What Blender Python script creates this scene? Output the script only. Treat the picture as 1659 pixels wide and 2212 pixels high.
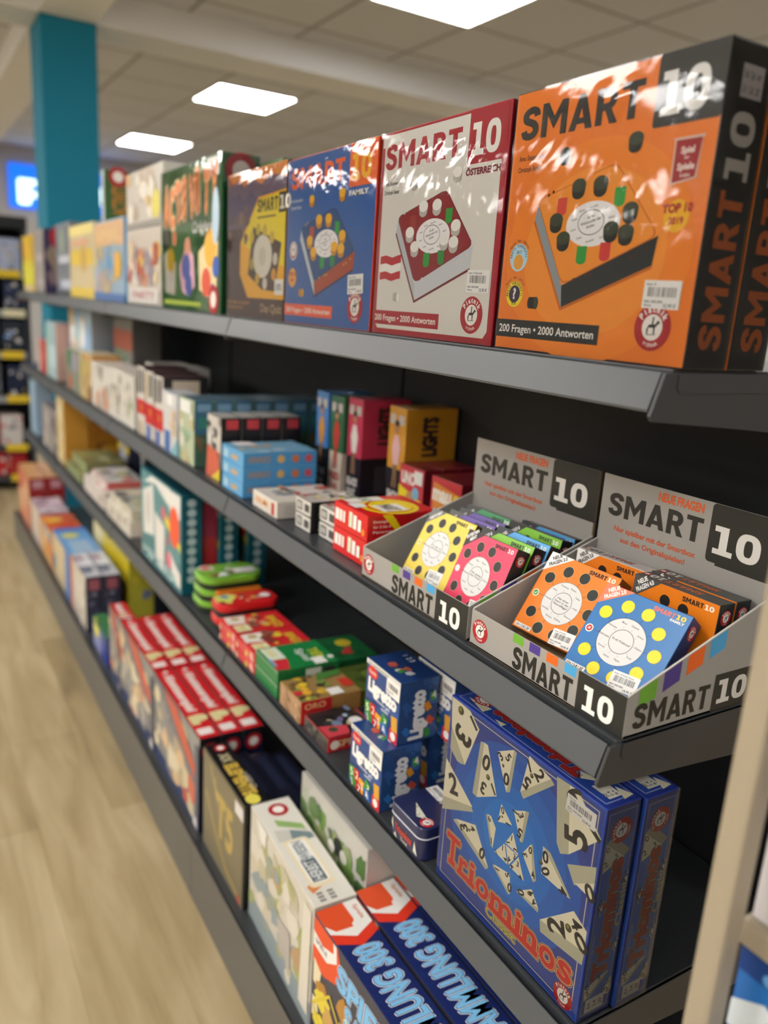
import bpy, bmesh, math, random
from mathutils import Vector, Matrix, Euler

SC = bpy.context.scene
for o in list(bpy.data.objects):
    bpy.data.objects.remove(o)
COL = SC.collection

# ------------------------------------------------------------------ camera
FPX, IW = 1730.3, 1659.0
cam_d = bpy.data.cameras.new('camera')
cam_d.sensor_fit = 'HORIZONTAL'
cam_d.sensor_width = 36.0
cam_d.lens = 36.0 * FPX / IW
cam_d.clip_start = 0.02
cam_d.dof.use_dof = True
cam_d.dof.focus_distance = 0.92
cam_d.dof.aperture_fstop = 3.6
cam = bpy.data.objects.new('camera', cam_d)
COL.objects.link(cam)
RGT = Vector((0.51063056, 0.85752012, 0.06257531))
DWN = Vector((0.2444903, -0.07504189, -0.96674361))
FWD = Vector((-0.82430633, 0.50894789, -0.24797403))
Z0 = 1.30                                   # top shelf above the floor
m = Matrix((RGT, -DWN, -FWD)).transposed().to_4x4()
m.translation = Vector((0.72778, -0.58162, 0.03647 + Z0))
cam.matrix_world = m
SC.camera = cam

# ------------------------------------------------------------------ light and exposure
SC.view_settings.view_transform = 'Standard'
SC.view_settings.look = 'None'
SC.view_settings.gamma = 1.0
SC.view_settings.exposure = 0.0
LAMP = 24.5                                  # emission of the ceiling panels
w = bpy.data.worlds.new('shop_ambient')
SC.world = w
w.use_nodes = True
w.node_tree.nodes['Background'].inputs[0].default_value = (0.9, 0.93, 1.0, 1)
w.node_tree.nodes['Background'].inputs[1].default_value = 0.3
SC.cycles.max_bounces = 8
SC.cycles.transparent_max_bounces = 16
SC.cycles.caustics_reflective = False
SC.cycles.caustics_refractive = False
SC.cycles.sample_clamp_indirect = 6.0

# ------------------------------------------------------------------ materials
def lin(h):
    h = h.lstrip('#')
    r = []
    for i in (0, 2, 4):
        c = int(h[i:i + 2], 16) / 255
        r.append(c / 12.92 if c <= 0.04045 else ((c + 0.055) / 1.055) ** 2.4)
    return (*r, 1)

MATS = {}
def ink(h, rough=0.38, coat=0.0, metal=0.0, spec=0.4):
    """printed board / paint of one colour"""
    k = (h, rough, coat, metal)
    if k not in MATS:
        mt = bpy.data.materials.new('ink_' + h.strip('#'))
        mt.use_nodes = True
        b = mt.node_tree.nodes['Principled BSDF']
        b.inputs['Base Color'].default_value = lin(h)
        b.inputs['Roughness'].default_value = rough
        b.inputs['Specular IOR Level'].default_value = spec
        b.inputs['Metallic'].default_value = metal
        b.inputs['Coat Weight'].default_value = coat
        b.inputs['Coat Roughness'].default_value = 0.12
        MATS[k] = mt
    return MATS[k]

def glow(name, h, s):
    mt = bpy.data.materials.new(name)
    mt.use_nodes = True
    b = mt.node_tree.nodes['Principled BSDF']
    b.inputs['Base Color'].default_value = lin(h)
    b.inputs['Emission Color'].default_value = lin(h)
    b.inputs['Emission Strength'].default_value = s
    return mt

def metal_mat(name, h, rough):
    mt = bpy.data.materials.new(name)
    mt.use_nodes = True
    nt = mt.node_tree
    b = nt.nodes['Principled BSDF']
    b.inputs['Roughness'].default_value = rough
    b.inputs['Specular IOR Level'].default_value = 0.5
    b.inputs['Base Color'].default_value = lin(h)
    geo = nt.nodes.new('ShaderNodeNewGeometry')
    n = nt.nodes.new('ShaderNodeTexNoise')
    n.inputs['Scale'].default_value = 900
    n.inputs['Detail'].default_value = 2
    bp = nt.nodes.new('ShaderNodeBump')
    bp.inputs['Strength'].default_value = 0.12
    bp.inputs['Distance'].default_value = 0.0004
    nt.links.new(geo.outputs['Position'], n.inputs['Vector'])
    nt.links.new(n.outputs['Fac'], bp.inputs['Height'])
    nt.links.new(bp.outputs['Normal'], b.inputs['Normal'])
    return mt

M_RAIL = metal_mat('powder_coated_steel', '#4d5053', 0.36)
M_DECK = metal_mat('powder_coated_deck', '#34373a', 0.38)
M_END = metal_mat('powder_coated_dark', '#393a3d', 0.42)
M_BACK = metal_mat('black_back_panel', '#101215', 0.6)
M_KICK = metal_mat('kick_plate_steel', '#5c5a56', 0.42)

def floor_mat():
    mt = bpy.data.materials.new('vinyl_oak_planks')
    mt.use_nodes = True
    nt = mt.node_tree
    N, L = nt.nodes.new, nt.links.new
    b = nt.nodes['Principled BSDF']
    geo = N('ShaderNodeNewGeometry')
    br = N('ShaderNodeTexBrick')
    br.offset = 0.37
    br.inputs['Color1'].default_value = (0.2, 0.2, 0.2, 1)
    br.inputs['Color2'].default_value = (0.8, 0.8, 0.8, 1)
    br.inputs['Mortar'].default_value = (0.45, 0.45, 0.45, 1)
    br.inputs['Scale'].default_value = 1
    br.inputs['Mortar Size'].default_value = 0.0015
    br.inputs['Brick Width'].default_value = 1.2
    br.inputs['Row Height'].default_value = 0.18
    L(geo.outputs['Position'], br.inputs['Vector'])
    mp = N('ShaderNodeMapping')
    mp.inputs['Scale'].default_value = (1.5, 11, 1)
    L(geo.outputs['Position'], mp.inputs['Vector'])
    n = N('ShaderNodeTexNoise')
    n.inputs['Scale'].default_value = 1.6
    n.inputs['Detail'].default_value = 5
    n.inputs['Distortion'].default_value = 0.6
    L(mp.outputs['Vector'], n.inputs['Vector'])
    mx = N('ShaderNodeMix')
    mx.data_type = 'FLOAT'
    mx.inputs[0].default_value = 0.62
    L(br.outputs['Color'], mx.inputs[2])
    L(n.outputs['Fac'], mx.inputs[3])
    cr = N('ShaderNodeValToRGB')
    e = cr.color_ramp.elements
    e[0].position = 0.28
    e[0].color = lin('#75643f' if False else '#766547')
    e[1].position = 0.72
    e[1].color = lin('#b7a786')
    x = cr.color_ramp.elements.new(0.48)
    x.color = lin('#9b8965')
    L(mx.outputs[0], cr.inputs['Fac'])
    # knots
    vo = N('ShaderNodeTexVoronoi')
    vo.inputs['Scale'].default_value = 2.3
    L(geo.outputs['Position'], vo.inputs['Vector'])
    kr = N('ShaderNodeValToRGB')
    kr.color_ramp.elements[0].position = 0.03
    kr.color_ramp.elements[0].color = (0.45, 0.36, 0.24, 1)
    kr.color_ramp.elements[1].position = 0.1
    kr.color_ramp.elements[1].color = (1, 1, 1, 1)
    L(vo.outputs['Distance'], kr.inputs['Fac'])
    mm = N('ShaderNodeMix')
    mm.data_type = 'RGBA'
    mm.blend_type = 'MULTIPLY'
    mm.inputs[0].default_value = 0.8
    L(cr.outputs['Color'], mm.inputs[6])
    L(kr.outputs['Color'], mm.inputs[7])
    L(mm.outputs[2], b.inputs['Base Color'])
    b.inputs['Roughness'].default_value = 0.4
    return mt

def ceiling_mat():
    mt = bpy.data.materials.new('mineral_fibre_tiles')
    mt.use_nodes = True
    nt = mt.node_tree
    N, L = nt.nodes.new, nt.links.new
    b = nt.nodes['Principled BSDF']
    geo = N('ShaderNodeNewGeometry')
    mp = N('ShaderNodeMapping')
    mp.inputs['Location'].default_value = (3.16, -2.15 + 0.31 * 0, 0)
    L(geo.outputs['Position'], mp.inputs['Vector'])
    br = N('ShaderNodeTexBrick')
    br.offset = 0.0
    br.inputs['Color1'].default_value = lin('#cdced4')
    br.inputs['Color2'].default_value = lin('#d4d5db')
    br.inputs['Mortar'].default_value = lin('#94928f')
    br.inputs['Scale'].default_value = 1
    br.inputs['Mortar Size'].default_value = 0.013
    br.inputs['Mortar Smooth'].default_value = 0.3
    br.inputs['Brick Width'].default_value = 0.62
    br.inputs['Row Height'].default_value = 0.62
    L(mp.outputs['Vector'], br.inputs['Vector'])
    L(br.outputs['Color'], b.inputs['Base Color'])
    b.inputs['Roughness'].default_value = 0.9
    return mt

def paint_mat(name, h, rough=0.7):
    mt = bpy.data.materials.new(name)
    mt.use_nodes = True
    nt = mt.node_tree
    b = nt.nodes['Principled BSDF']
    geo = nt.nodes.new('ShaderNodeNewGeometry')
    n = nt.nodes.new('ShaderNodeTexNoise')
    n.inputs['Scale'].default_value = 60
    bp = nt.nodes.new('ShaderNodeBump')
    bp.inputs['Strength'].default_value = 0.08
    nt.links.new(geo.outputs['Position'], n.inputs['Vector'])
    nt.links.new(n.outputs['Fac'], bp.inputs['Height'])
    nt.links.new(bp.outputs['Normal'], b.inputs['Normal'])
    b.inputs['Base Color'].default_value = lin(h)
    b.inputs['Roughness'].default_value = rough
    return mt

def film_mat():
    mt = bpy.data.materials.new('clear_shrink_film')
    mt.use_nodes = True
    nt = mt.node_tree
    N, L = nt.nodes.new, nt.links.new
    out = nt.nodes['Material Output']
    nt.nodes.remove(nt.nodes['Principled BSDF'])
    geo = N('ShaderNodeNewGeometry')
    n = N('ShaderNodeTexNoise')
    n.inputs['Scale'].default_value = 15
    n.inputs['Detail'].default_value = 2.5
    n.inputs['Distortion'].default_value = 1.2
    bp = N('ShaderNodeBump')
    bp.inputs['Strength'].default_value = 0.045
    bp.inputs['Distance'].default_value = 0.006
    L(geo.outputs['Position'], n.inputs['Vector'])
    L(n.outputs['Fac'], bp.inputs['Height'])
    tr = N('ShaderNodeBsdfTransparent')
    gl = N('ShaderNodeBsdfGlossy')
    gl.inputs['Roughness'].default_value = 0.05
    L(bp.outputs['Normal'], gl.inputs['Normal'])
    fr = N('ShaderNodeFresnel')
    fr.inputs['IOR'].default_value = 1.45
    L(bp.outputs['Normal'], fr.inputs['Normal'])
    mx = N('ShaderNodeMixShader')
    L(fr.outputs['Fac'], mx.inputs[0])
    L(tr.outputs[0], mx.inputs[1])
    L(gl.outputs[0], mx.inputs[2])
    L(mx.outputs[0], out.inputs['Surface'])
    return mt
M_FILM = film_mat()

# ------------------------------------------------------------------ object helpers
def tag(o, label=None, cat=None, group=None, kind=None):
    if label: o['label'] = label
    if cat: o['category'] = cat
    if group: o['group'] = group
    if kind: o['kind'] = kind
    return o

def link_mesh(name, me, parent=None):
    o = bpy.data.objects.new(name, me)
    COL.objects.link(o)
    if parent: o.parent = parent
    return o

def empty(name, loc, label=None, cat=None, group=None, kind=None):
    o = bpy.data.objects.new(name, None)
    o.empty_display_size = 0.05
    COL.objects.link(o)
    o.location = loc
    return tag(o, label, cat, group, kind)

class MB:
    """collects shapes with materials and links them as ONE mesh object"""
    def __init__(s): s.v, s.f, s.m, s.mats = [], [], [], []
    def mi(s, mat):
        if mat not in s.mats: s.mats.append(mat)
        return s.mats.index(mat)
    def poly(s, pts, mat):
        b = len(s.v)
        s.v += [tuple(p) for p in pts]
        s.f.append(tuple(range(b, b + len(pts))))
        s.m.append(s.mi(mat))
    def box(s, x0, x1, y0, y1, z0, z1, mat):
        P = [(x0, y0, z0), (x1, y0, z0), (x1, y1, z0), (x0, y1, z0), (x0, y0, z1), (x1, y0, z1), (x1, y1, z1), (x0, y1, z1)]
        b = len(s.v)
        s.v += P
        for q in ((0, 3, 2, 1), (4, 5, 6, 7), (0, 1, 5, 4), (1, 2, 6, 5), (2, 3, 7, 6), (3, 0, 4, 7)):
            s.f.append(tuple(b + i for i in q))
            s.m.append(s.mi(mat))
        return s
    def prism(s, prof, axis, a0, a1, mat):
        """closed profile extruded along an axis; x: (y,z)  y: (x,z)  z: (x,y)"""
        def P(p, a):
            return {'x': (a, p[0], p[1]), 'y': (p[0], a, p[1]), 'z': (p[0], p[1], a)}[axis]
        n = len(prof)
        b = len(s.v)
        s.v += [P(p, a0) for p in prof] + [P(p, a1) for p in prof]
        k = s.mi(mat)
        for i in range(n):
            j = (i + 1) % n
            s.f.append((b + i, b + j, b + n + j, b + n + i))
            s.m.append(k)
        s.f.append(tuple(b + i for i in range(n)))
        s.f.append(tuple(b + n + i for i in reversed(range(n))))
        s.m += [k, k]
        return s
    def build(s, name, parent=None, bevel=0.0, seg=2, fix=True):
        me = bpy.data.meshes.new(name)
        me.from_pydata(s.v, [], s.f)
        for mt in s.mats: me.materials.append(mt)
        me.polygons.foreach_set('material_index', s.m)
        if fix or bevel:
            bm = bmesh.new()
            bm.from_mesh(me)
            if fix: bmesh.ops.recalc_face_normals(bm, faces=bm.faces)
            if bevel:
                bmesh.ops.bevel(bm, geom=[e for e in bm.edges if e.is_manifold and e.calc_face_angle(0) > 0.5],
                                offset=bevel, segments=seg, profile=0.6, affect='EDGES')
            bm.to_mesh(me)
            bm.free()
        return link_mesh(name, me, parent)

def struct(o, label, cat):
    return tag(o, label, cat, None, 'structure')

# ------------------------------------------------------------------ lettering
TXT = {}
CAP = None
def txt2d(s, shear=0.0):
    """flat triangles of a line of type, cap height 1, left edge at 0"""
    global CAP
    def raw(t):
        c = bpy.data.curves.new('type', 'FONT')
        c.body, c.dimensions, c.fill_mode, c.shear, c.resolution_u = t, '2D', 'FRONT', shear, 3
        c.offset = 0.012
        o = bpy.data.objects.new('type', c)
        me = bpy.data.meshes.new_from_object(o)
        V = [(v.co.x, v.co.y) for v in me.vertices]
        F = [tuple(p.vertices) for p in me.polygons]
        bpy.data.objects.remove(o)
        bpy.data.meshes.remove(me)
        bpy.data.curves.remove(c)
        return V, F
    if CAP is None:
        CAP = max(v[1] for v in raw('H')[0])
    if (s, shear) not in TXT:
        V, F = raw(s)
        x0 = min([v[0] for v in V] or [0])
        TXT[(s, shear)] = ([((x - x0) / CAP, y / CAP) for x, y in V], F, max([(v[0] - x0) / CAP for v in V] or [0]))
    return TXT[(s, shear)]

def stroke(pts, w, closed=False):
    """a line of even thickness as quads"""
    n = len(pts)
    L, R = [], []
    for i in range(n):
        p = Vector(pts[i])
        a = Vector(pts[i - 1]) if (i > 0 or closed) else None
        b = Vector(pts[(i + 1) % n]) if (i < n - 1 or closed) else None
        d1 = (p - a).normalized() if a is not None else None
        d2 = (b - p).normalized() if b is not None else None
        if d1 is None: d1 = d2
        if d2 is None: d2 = d1
        t = (d1 + d2)
        t = t.normalized() if t.length > 1e-6 else d1
        nn = Vector((-t.y, t.x))
        k = 1 / max(0.5, abs(nn.dot(Vector((-d1.y, d1.x)))))
        L.append(p + nn * w / 2 * k)
        R.append(p - nn * w / 2 * k)
    out = []
    for i in range(n if closed else n - 1):
        j = (i + 1) % n
        out.append([tuple(R[i]), tuple(R[j]), tuple(L[j]), tuple(L[i])])
    return out

def spline(P, k=5):
    out = []
    for i in range(len(P) - 1):
        p0, p1, p2, p3 = P[max(i - 1, 0)], P[i], P[i + 1], P[min(i + 2, len(P) - 1)]
        for j in range(k):
            t = j / k
            out.append(tuple(0.5 * (2 * p1[a] + (p2[a] - p0[a]) * t + (2 * p0[a] - 5 * p1[a] + 4 * p2[a] - p3[a]) * t * t
                                    + (3 * p1[a] - p0[a] - 3 * p2[a] + p3[a]) * t ** 3) for a in (0, 1)))
    out.append(P[-1])
    return out

def rect2(x0, y0, x1, y1): return [(x0, y0), (x1, y0), (x1, y1), (x0, y1)]
def ell(cx, cy, rx, ry=None, n=28, a0=0.0):
    ry = rx if ry is None else ry
    return [(cx + rx * math.cos(a0 + 2 * math.pi * i / n), cy + ry * math.sin(a0 + 2 * math.pi * i / n)) for i in range(n)]
def rrect(x0, y0, x1, y1, r, n=5):
    out = []
    for cx, cy, a in ((x1 - r, y1 - r, 0), (x0 + r, y1 - r, 90), (x0 + r, y0 + r, 180), (x1 - r, y0 + r, 270)):
        out += [(cx + r * math.cos(math.radians(a + 90 * i / n)), cy + r * math.sin(math.radians(a + 90 * i / n))) for i in range(n + 1)]
    return out

def heavy_glyphs():
    """heavy geometric capitals and the slab 10: polygons on a cap height of 1"""
    g = {}
    W = 0.215
    g['S'] = (stroke(spline([(.53, .70), (.50, .82), (.40, .885), (.27, .885), (.15, .82), (.115, .71), (.16, .60), (.30, .53), (.43, .46),
                             (.50, .34), (.48, .21), (.38, .125), (.26, .11), (.13, .16), (.085, .29)]), W), 0.62)
    g['M'] = ([rect2(0, 0, .2, 1), rect2(.66, 0, .86, 1), [(0, 1), (.2, 1), (.50, .44), (.43, .2), (.36, .32)], [(.66, 1), (.86, 1), (.50, .32), (.43, .2), (.36, .44)]], 0.86)
    g['A'] = ([[(0, 0), (.21, 0), (.47, 1), (.27, 1)], [(.53, 0), (.74, 0), (.47, 1), (.27, 1)], rect2(.17, .17, .57, .34)], 0.74)
    g['R'] = ([rect2(0, 0, .2, 1), [(.26, .42), (.44, .44), (.66, 0), (.43, 0)]] +
              stroke(spline([(.1, .9), (.3, .9), (.44, .85), (.5, .69), (.44, .53), (.3, .48), (.1, .48)]), .2), 0.64)
    g['T'] = ([rect2(0, .81, .62, 1), rect2(.205, 0, .415, 1)], 0.62)
    g['1'] = ([rect2(.17, 0, .40, 1), rect2(0, .80, .3, 1), rect2(0, 0, .57, .19)], 0.57)
    g['0'] = (stroke([(.33 + .225 * math.copysign(abs(math.cos(t)) ** .72, math.cos(t)), .5 + .395 * math.copysign(abs(math.sin(t)) ** .8, math.sin(t)))
                      for t in [2 * math.pi * i / 28 for i in range(28)]], W, True), 0.66)
    return g
GLY = heavy_glyphs()
def heavy(s, gap=0.085):
    x, out, lf = 0.0, [], []
    for ch in s:
        P, wd = GLY[ch]
        out += [[(a + x, b) for a, b in q] for q in P]
        lf += list(range(len(P))) if len(P) < 8 else [0 if ch != 'R' else min(i, 2) for i in range(len(P))]
        x += wd + gap
    return out, x - gap, lf

# ------------------------------------------------------------------ printed faces
class Face:
    """a flat face of a thing; (0..1, 0..1) across and up it. Prints become parts of the thing."""
    def __init__(s, root, o, u, v, W, H, step=0.00009):
        s.root, s.o, s.u, s.v, s.W, s.H, s.step = root, Vector(o), Vector(u), Vector(v), W, H, step
        s.n = s.u.cross(s.v)
        s.parts = {}
        s.z = 1
        s.sheet = 0
        s.part = 'cover_artwork'
    def raw(s, col, polys, mat=None, lift=None):
        """polygons in metres on the face; lift numbers the sheets of one print so that none lie in the same plane"""
        mb = s.parts.setdefault(s.part, MB())
        mt = mat or ink(col)
        off = s.o + s.n * (0.00012 + s.z * s.step)
        lf = lift or ([i for i in range(len(polys))] if len(polys) < 8 else [0] * len(polys))
        base, unit = s.sheet, s.step / 27
        s.sheet += max(lf or [0]) + 1
        for i, q in enumerate(polys):
            o = off + s.n * (((base + lf[i]) % 25) * unit)
            mb.poly([o + s.u * a + s.v * b for a, b in q], mt)
        return s
    def nm(s, pts): return [(a * s.W, b * s.H) for a, b in pts]
    def r(s, u0, v0, u1, v1, col, rad=0):
        x0, y0, x1, y1 = u0 * s.W, v0 * s.H, u1 * s.W, v1 * s.H
        return s.raw(col, [rrect(x0, y0, x1, y1, rad * s.W) if rad else rect2(x0, y0, x1, y1)])
    def p(s, pts, col): return s.raw(col, [s.nm(pts)])
    def d(s, u, v, rad, col, ry=None, n=28):
        return s.raw(col, [ell(u * s.W, v * s.H, rad * s.W, (ry or rad) * s.W, n)])
    def ring(s, u, v, rad, wd, col):
        return s.raw(col, stroke(ell(u * s.W, v * s.H, rad * s.W, n=32), wd * s.W, True))
    def line(s, pts, wd, col, closed=False):
        return s.raw(col, stroke(s.nm(pts), wd * s.W, closed))
    def place(s, polys, u, v, sc, sx, rot, w0, align):
        c, sn = math.cos(math.radians(rot)), math.sin(math.radians(rot))
        ax = {'l': 0, 'c': -w0 / 2, 'r': -w0}[align]
        out = []
        for q in polys:
            out.append([(u * s.W + c * (a + ax) * sx - sn * b * sc, v * s.H + sn * (a + ax) * sx + c * b * sc) for a, b in q])
        return out
    def t(s, text, u, v, h, col, w=None, rot=0, bold=0.0, align='l', shear=0.0):
        """type: cap height h of the face height; w fits the line to that share of the width (or height when turned)"""
        V, F, w0 = txt2d(text, shear)
        sc = h * s.H
        sx = sc
        if w: sx = w * (s.W if abs(rot) % 180 < 45 else s.H) / max(w0, 1e-6)
        if rot in (90, -90): 
            sc = h * s.W
            if not w: sx = sc
        tri = [[V[i] for i in f] for f in F]
        off = [(0, 0)]
        if bold: off = [(bold * math.cos(a), bold * math.sin(a)) for a in [math.pi * 2 * i / 6 + .26 for i in range(6)]] + [(0, 0)]
        P, lf = [], []
        for i, (dx, dy) in enumerate(off):
            P += [[(a + dx, b + dy) for a, b in q] for q in tri]
            lf += [i] * len(tri)
        return s.raw(col, s.place(P, u, v, sc, sx, rot, w0, align), lift=lf)
    def heavy(s, text, u, v, h, col, w=None, rot=0, align='l'):
        P, w0, lf = heavy(text)
        sc = h * (s.H if rot in (0, 180) else s.W)
        sx = w * (s.W if rot in (0, 180) else s.H) / w0 if w else sc
        return s.raw(col, s.place(P, u, v, sc, sx, rot, w0, align), lift=lf)
    def arc(s, text, u, v, rad, h, col, mid=90, spread=120, flip=False, bold=0.0):
        n = len(text)
        for i, ch in enumerate(text):
            if ch == ' ': continue
            f = (i + .5) / n - .5
            a = mid - f * spread if not flip else mid + f * spread
            x = u * s.W + rad * s.W * math.cos(math.radians(a))
            y = v * s.H + rad * s.W * math.sin(math.radians(a))
            s.t(ch, x / s.W, y / s.H, h * s.W / s.H, col, rot=a - 90 if not flip else a + 90, align='c', bold=bold)
        return s
    def emblem(s, u, v, rad, rot=0, fine=True):
        """round red maker's emblem with a white centre and a small rider"""
        old, s.part = s.part, 'maker_emblem'
        z = s.z
        s.z = z + 1
        s.d(u, v, rad, '#ad2029', n=36)
        s.z = z + 2
        s.d(u, v, rad * .56, '#efe9e2', n=30)
        if fine:
            k = s.W / s.H
            hr = lambda P: [(u + a * rad, v + b * rad * k) for a, b in P]
            s.z = z + 3
            c = '#2a2522'
            for q in ([(-.24, -.02), (.16, .0), (.2, .12), (.1, .14), (-.2, .12)], [(.1, .08), (.3, .32), (.42, .2), (.3, .14), (.2, .02)],
                      [(-.22, .05), (-.3, -.08), (-.28, -.3), (-.22, -.3), (-.2, -.06)], [(.06, .04), (.1, -.3), (.16, -.3), (.17, .04)],
                      [(-.04, .12), (.05, .14), (.06, .36), (-.02, .34)], [(-.26, -.33), (.24, -.3), (.24, -.27), (-.26, -.3)]):
                s.raw(c, [s.nm(hr(q))])
            s.d(u + .03 * rad, v + .4 * rad * k, .055 * rad, c, n=10)
            s.arc('Piatnik', u, v, rad * .66, rad * .26, '#f3ece6', mid=90 + rot, spread=128, bold=.05)
            s.arc('VIENNA', u, v, rad * .83, rad * .16, '#f3ece6', mid=270 + rot, spread=62, flip=True)
        s.z = z
        s.part = old
        return s
    def price(s, u, v, wd, h, name, price, rot=0, seed=3):
        """white shop label with a bar code; u, v is its lower left corner, sizes in shares of the width"""
        old, s.part = s.part, 'price_label'
        z = s.z
        c, sn = math.cos(math.radians(rot)), math.sin(math.radians(rot))
        def tr(a, b): return (u * s.W + (c * a * wd - sn * b * h) * s.W, v * s.H + (sn * a * wd + c * b * h) * s.W)
        s.z = z + 1
        s.raw('#f0eeea', [[tr(*q) for q in rect2(0, 0, 1, 1)]])
        s.z = z + 2
        rd = random.Random(seed)
        x = .12
        while x < .86:
            bw = rd.choice((.008, .014, .022))
            s.raw('#1c1b1b', [[tr(*q) for q in rect2(x, .42, x + bw, .76)]])
            x += bw + rd.choice((.012, .018, .026))
        hh = s.W / s.H
        for st, a, b, k, ww in ((name, .06, .82, .085, None), ('9001-' + '9001890', .05, .2, .09, .5), ('Wmms', .05, .07, .085, None), (price, .58, .06, .13, None)):
            if not st: continue
            q = tr(a, b)
            s.t(st, q[0] / s.W, q[1] / s.H, k * h * hh, '#222020', rot=rot, w=(ww * wd if ww else None))
        s.z = z
        s.part = old
        return s
    def blobs(s, seed, n, cols, u0=0.05, v0=0.05, u1=.95, v1=.95, r0=.03, r1=.12):
        """loose picture of overlapping colour patches"""
        rd = random.Random(seed)
        z = s.z
        for i in range(n):
            s.z = z + (i % 6) * .8
            a, b, q = rd.uniform(u0, u1), rd.uniform(v0, v1), rd.uniform(r0, r1)
            k = rd.randint(5, 9)
            ph = rd.uniform(0, 6)
            pts = []
            for j in range(k):
                t = ph + 2 * math.pi * j / k
                rr = q * rd.uniform(.55, 1.1)
                pts.append((min(max(a + rr * math.cos(t), .012), .988), min(max(b + rr * math.sin(t) * s.W / s.H, .012), .988)))
            s.p(pts, rd.choice(cols))
        s.z = z + 5
        return s
    def done(s):
        for k, mb in s.parts.items():
            mb.build(k, s.root, fix=False)
        s.parts = {}

class Box:
    """a printed carton: the board itself is the top-level mesh, prints and labels are its parts"""
    def __init__(s, name, label, cat, x0, x1, y0, D, z0, H, front, side=None, top=None, group=None, rotz=0.0, tilt=0.0, roll=0.0, bevel=0.0012, step=0.00009, coat=0.25):
        W = x1 - x0
        s.W, s.D, s.H, s.step = W, D, H, step
        side = side or front
        top = top or front
        mb = MB()
        mb.box(-W / 2, W / 2, 0, D, 0, H, ink(side, .34, coat))
        mb.m = [mb.mi(ink(side, .34, coat)), mb.mi(ink(top, .34, coat)), mb.mi(ink(front, .34, coat)), mb.mi(ink(side, .34, coat)), mb.mi(ink(side, .34, coat)), mb.mi(ink(side, .34, coat))]
        s.o = mb.build(name, None, bevel=bevel, seg=2)
        s.o.location = ((x0 + x1) / 2, y0, z0)
        s.o.rotation_euler = (-math.radians(tilt), math.radians(roll), math.radians(rotz))
        tag(s.o, label, cat, group)
        s.faces = []
    def face(s, k):
        W, D, H = s.W, s.D, s.H
        o, u, v, a, b = {'f': ((-W / 2, 0, 0), (1, 0, 0), (0, 0, 1), W, H), 'r': ((W / 2, 0, 0), (0, 1, 0), (0, 0, 1), D, H),
                         't': ((-W / 2, 0, H), (1, 0, 0), (0, 1, 0), W, D)}[k]
        f = Face(s.o, o, u, v, a, b, s.step)
        f.part = {'f': 'cover_artwork', 'r': 'side_artwork', 't': 'top_artwork'}[k]
        s.faces.append(f)
        return f
    def art(s, lst):
        """short form for far boxes: (face, kind, args...)"""
        fs = {}
        for q in lst:
            f = fs.get(q[0]) or fs.setdefault(q[0], s.face(q[0]))
            getattr(f, {'r': 'r', 'd': 'd', 't': 't', 'b': 'blobs', 'p': 'p', 'e': 'emblem', 'l': 'line', 'h': 'heavy'}[q[1]])(*q[2:])
            f.z += .4 if q[1] != 'b' else 0
        return s.end()
    def film(s, amp=0.0011, seed=1):
        """clear shrink wrap: a wrinkled skin just off the board"""
        rd = random.Random(seed)
        W, D, H = s.W, s.D, s.H
        cs = [(rd.uniform(-.1, 1.1), rd.choice((-.05, 1.05)), rd.uniform(30, 60), rd.uniform(0, 6)) for _ in range(5)]
        def h(u, v):
            e = 0.0
            for a, b, k, ph in cs:
                r = math.hypot(u - a, v - b)
                e += math.sin(math.atan2(v - b, u - a) * k + ph) * math.exp(-r * 3.5)
            e += .7 * math.sin(u * 5 + seed) * math.sin(v * 4 + 1)
            edge = min(1, 9 * min(u, 1 - u, v, 1 - v) + .15)
            return 0.0013 + amp * e * edge * .3 + .0006 * edge
        mb = MB()
        for o, u, v, a, b, nx, ny in (((-W / 2, 0, 0), (1, 0, 0), (0, 0, 1), W, H, 44, 44), ((W / 2, 0, 0), (0, 1, 0), (0, 0, 1), D, H, 12, 40)):
            o, u, v = Vector(o), Vector(u), Vector(v)
            n = u.cross(v)
            base = len(mb.v)
            for j in range(ny + 1):
                for i in range(nx + 1):
                    p = o + u * (a * i / nx) + v * (b * j / ny) + n * max(.0012, h(i / nx, j / ny))
                    mb.v.append(tuple(p))
            k = mb.mi(M_FILM)
            for j in range(ny):
                for i in range(nx):
                    q = base + j * (nx + 1) + i
                    mb.f.append((q, q + 1, q + nx + 2, q + nx + 1))
                    mb.m.append(k)
        o = mb.build('shrink_wrap', s.o, fix=False)
        o['label'] = 'clear wrinkled shrink wrap'
        for p in o.data.polygons: p.use_smooth = True
        return s
    def end(s):
        for f in s.faces: f.done()
        s.faces = []
        return s

# ================================================================== THE ROOM
X0, X1, Y0, Y1, ZC = -9.6, 3.2, -14.0, 5.2, 2.80
struct(MB().box(X0, X1, Y0, Y1, -.06, 0, floor_mat()).build('floor'), 'light oak vinyl plank floor of the aisle', 'floor')
struct(MB().box(X0, X1, Y0, Y1, ZC, ZC + .05, ceiling_mat()).build('ceiling'), 'beige tiled ceiling with recessed light panels', 'ceiling')
M_WALL = paint_mat('grey_wall_paint', '#b4b2b0')
struct(MB().box(X0 - .1, X0, Y0, Y1, 0, ZC, M_WALL).build('wall_far'), 'pale grey far wall with a blue lit sign', 'wall')
struct(MB().box(X1, X1 + .1, Y0, Y1, 0, ZC, M_WALL).build('wall_near'), 'pale grey wall behind the camera', 'wall')
struct(MB().box(X0, X1, Y1, Y1 + .1, 0, ZC, M_WALL).build('wall_right'), 'pale grey side wall beyond the shelving', 'wall')
struct(MB().box(X0, X1, Y0 - .1, Y0, 0, ZC, M_WALL).build('wall_left'), 'pale grey side wall across the aisle', 'wall')
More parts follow.
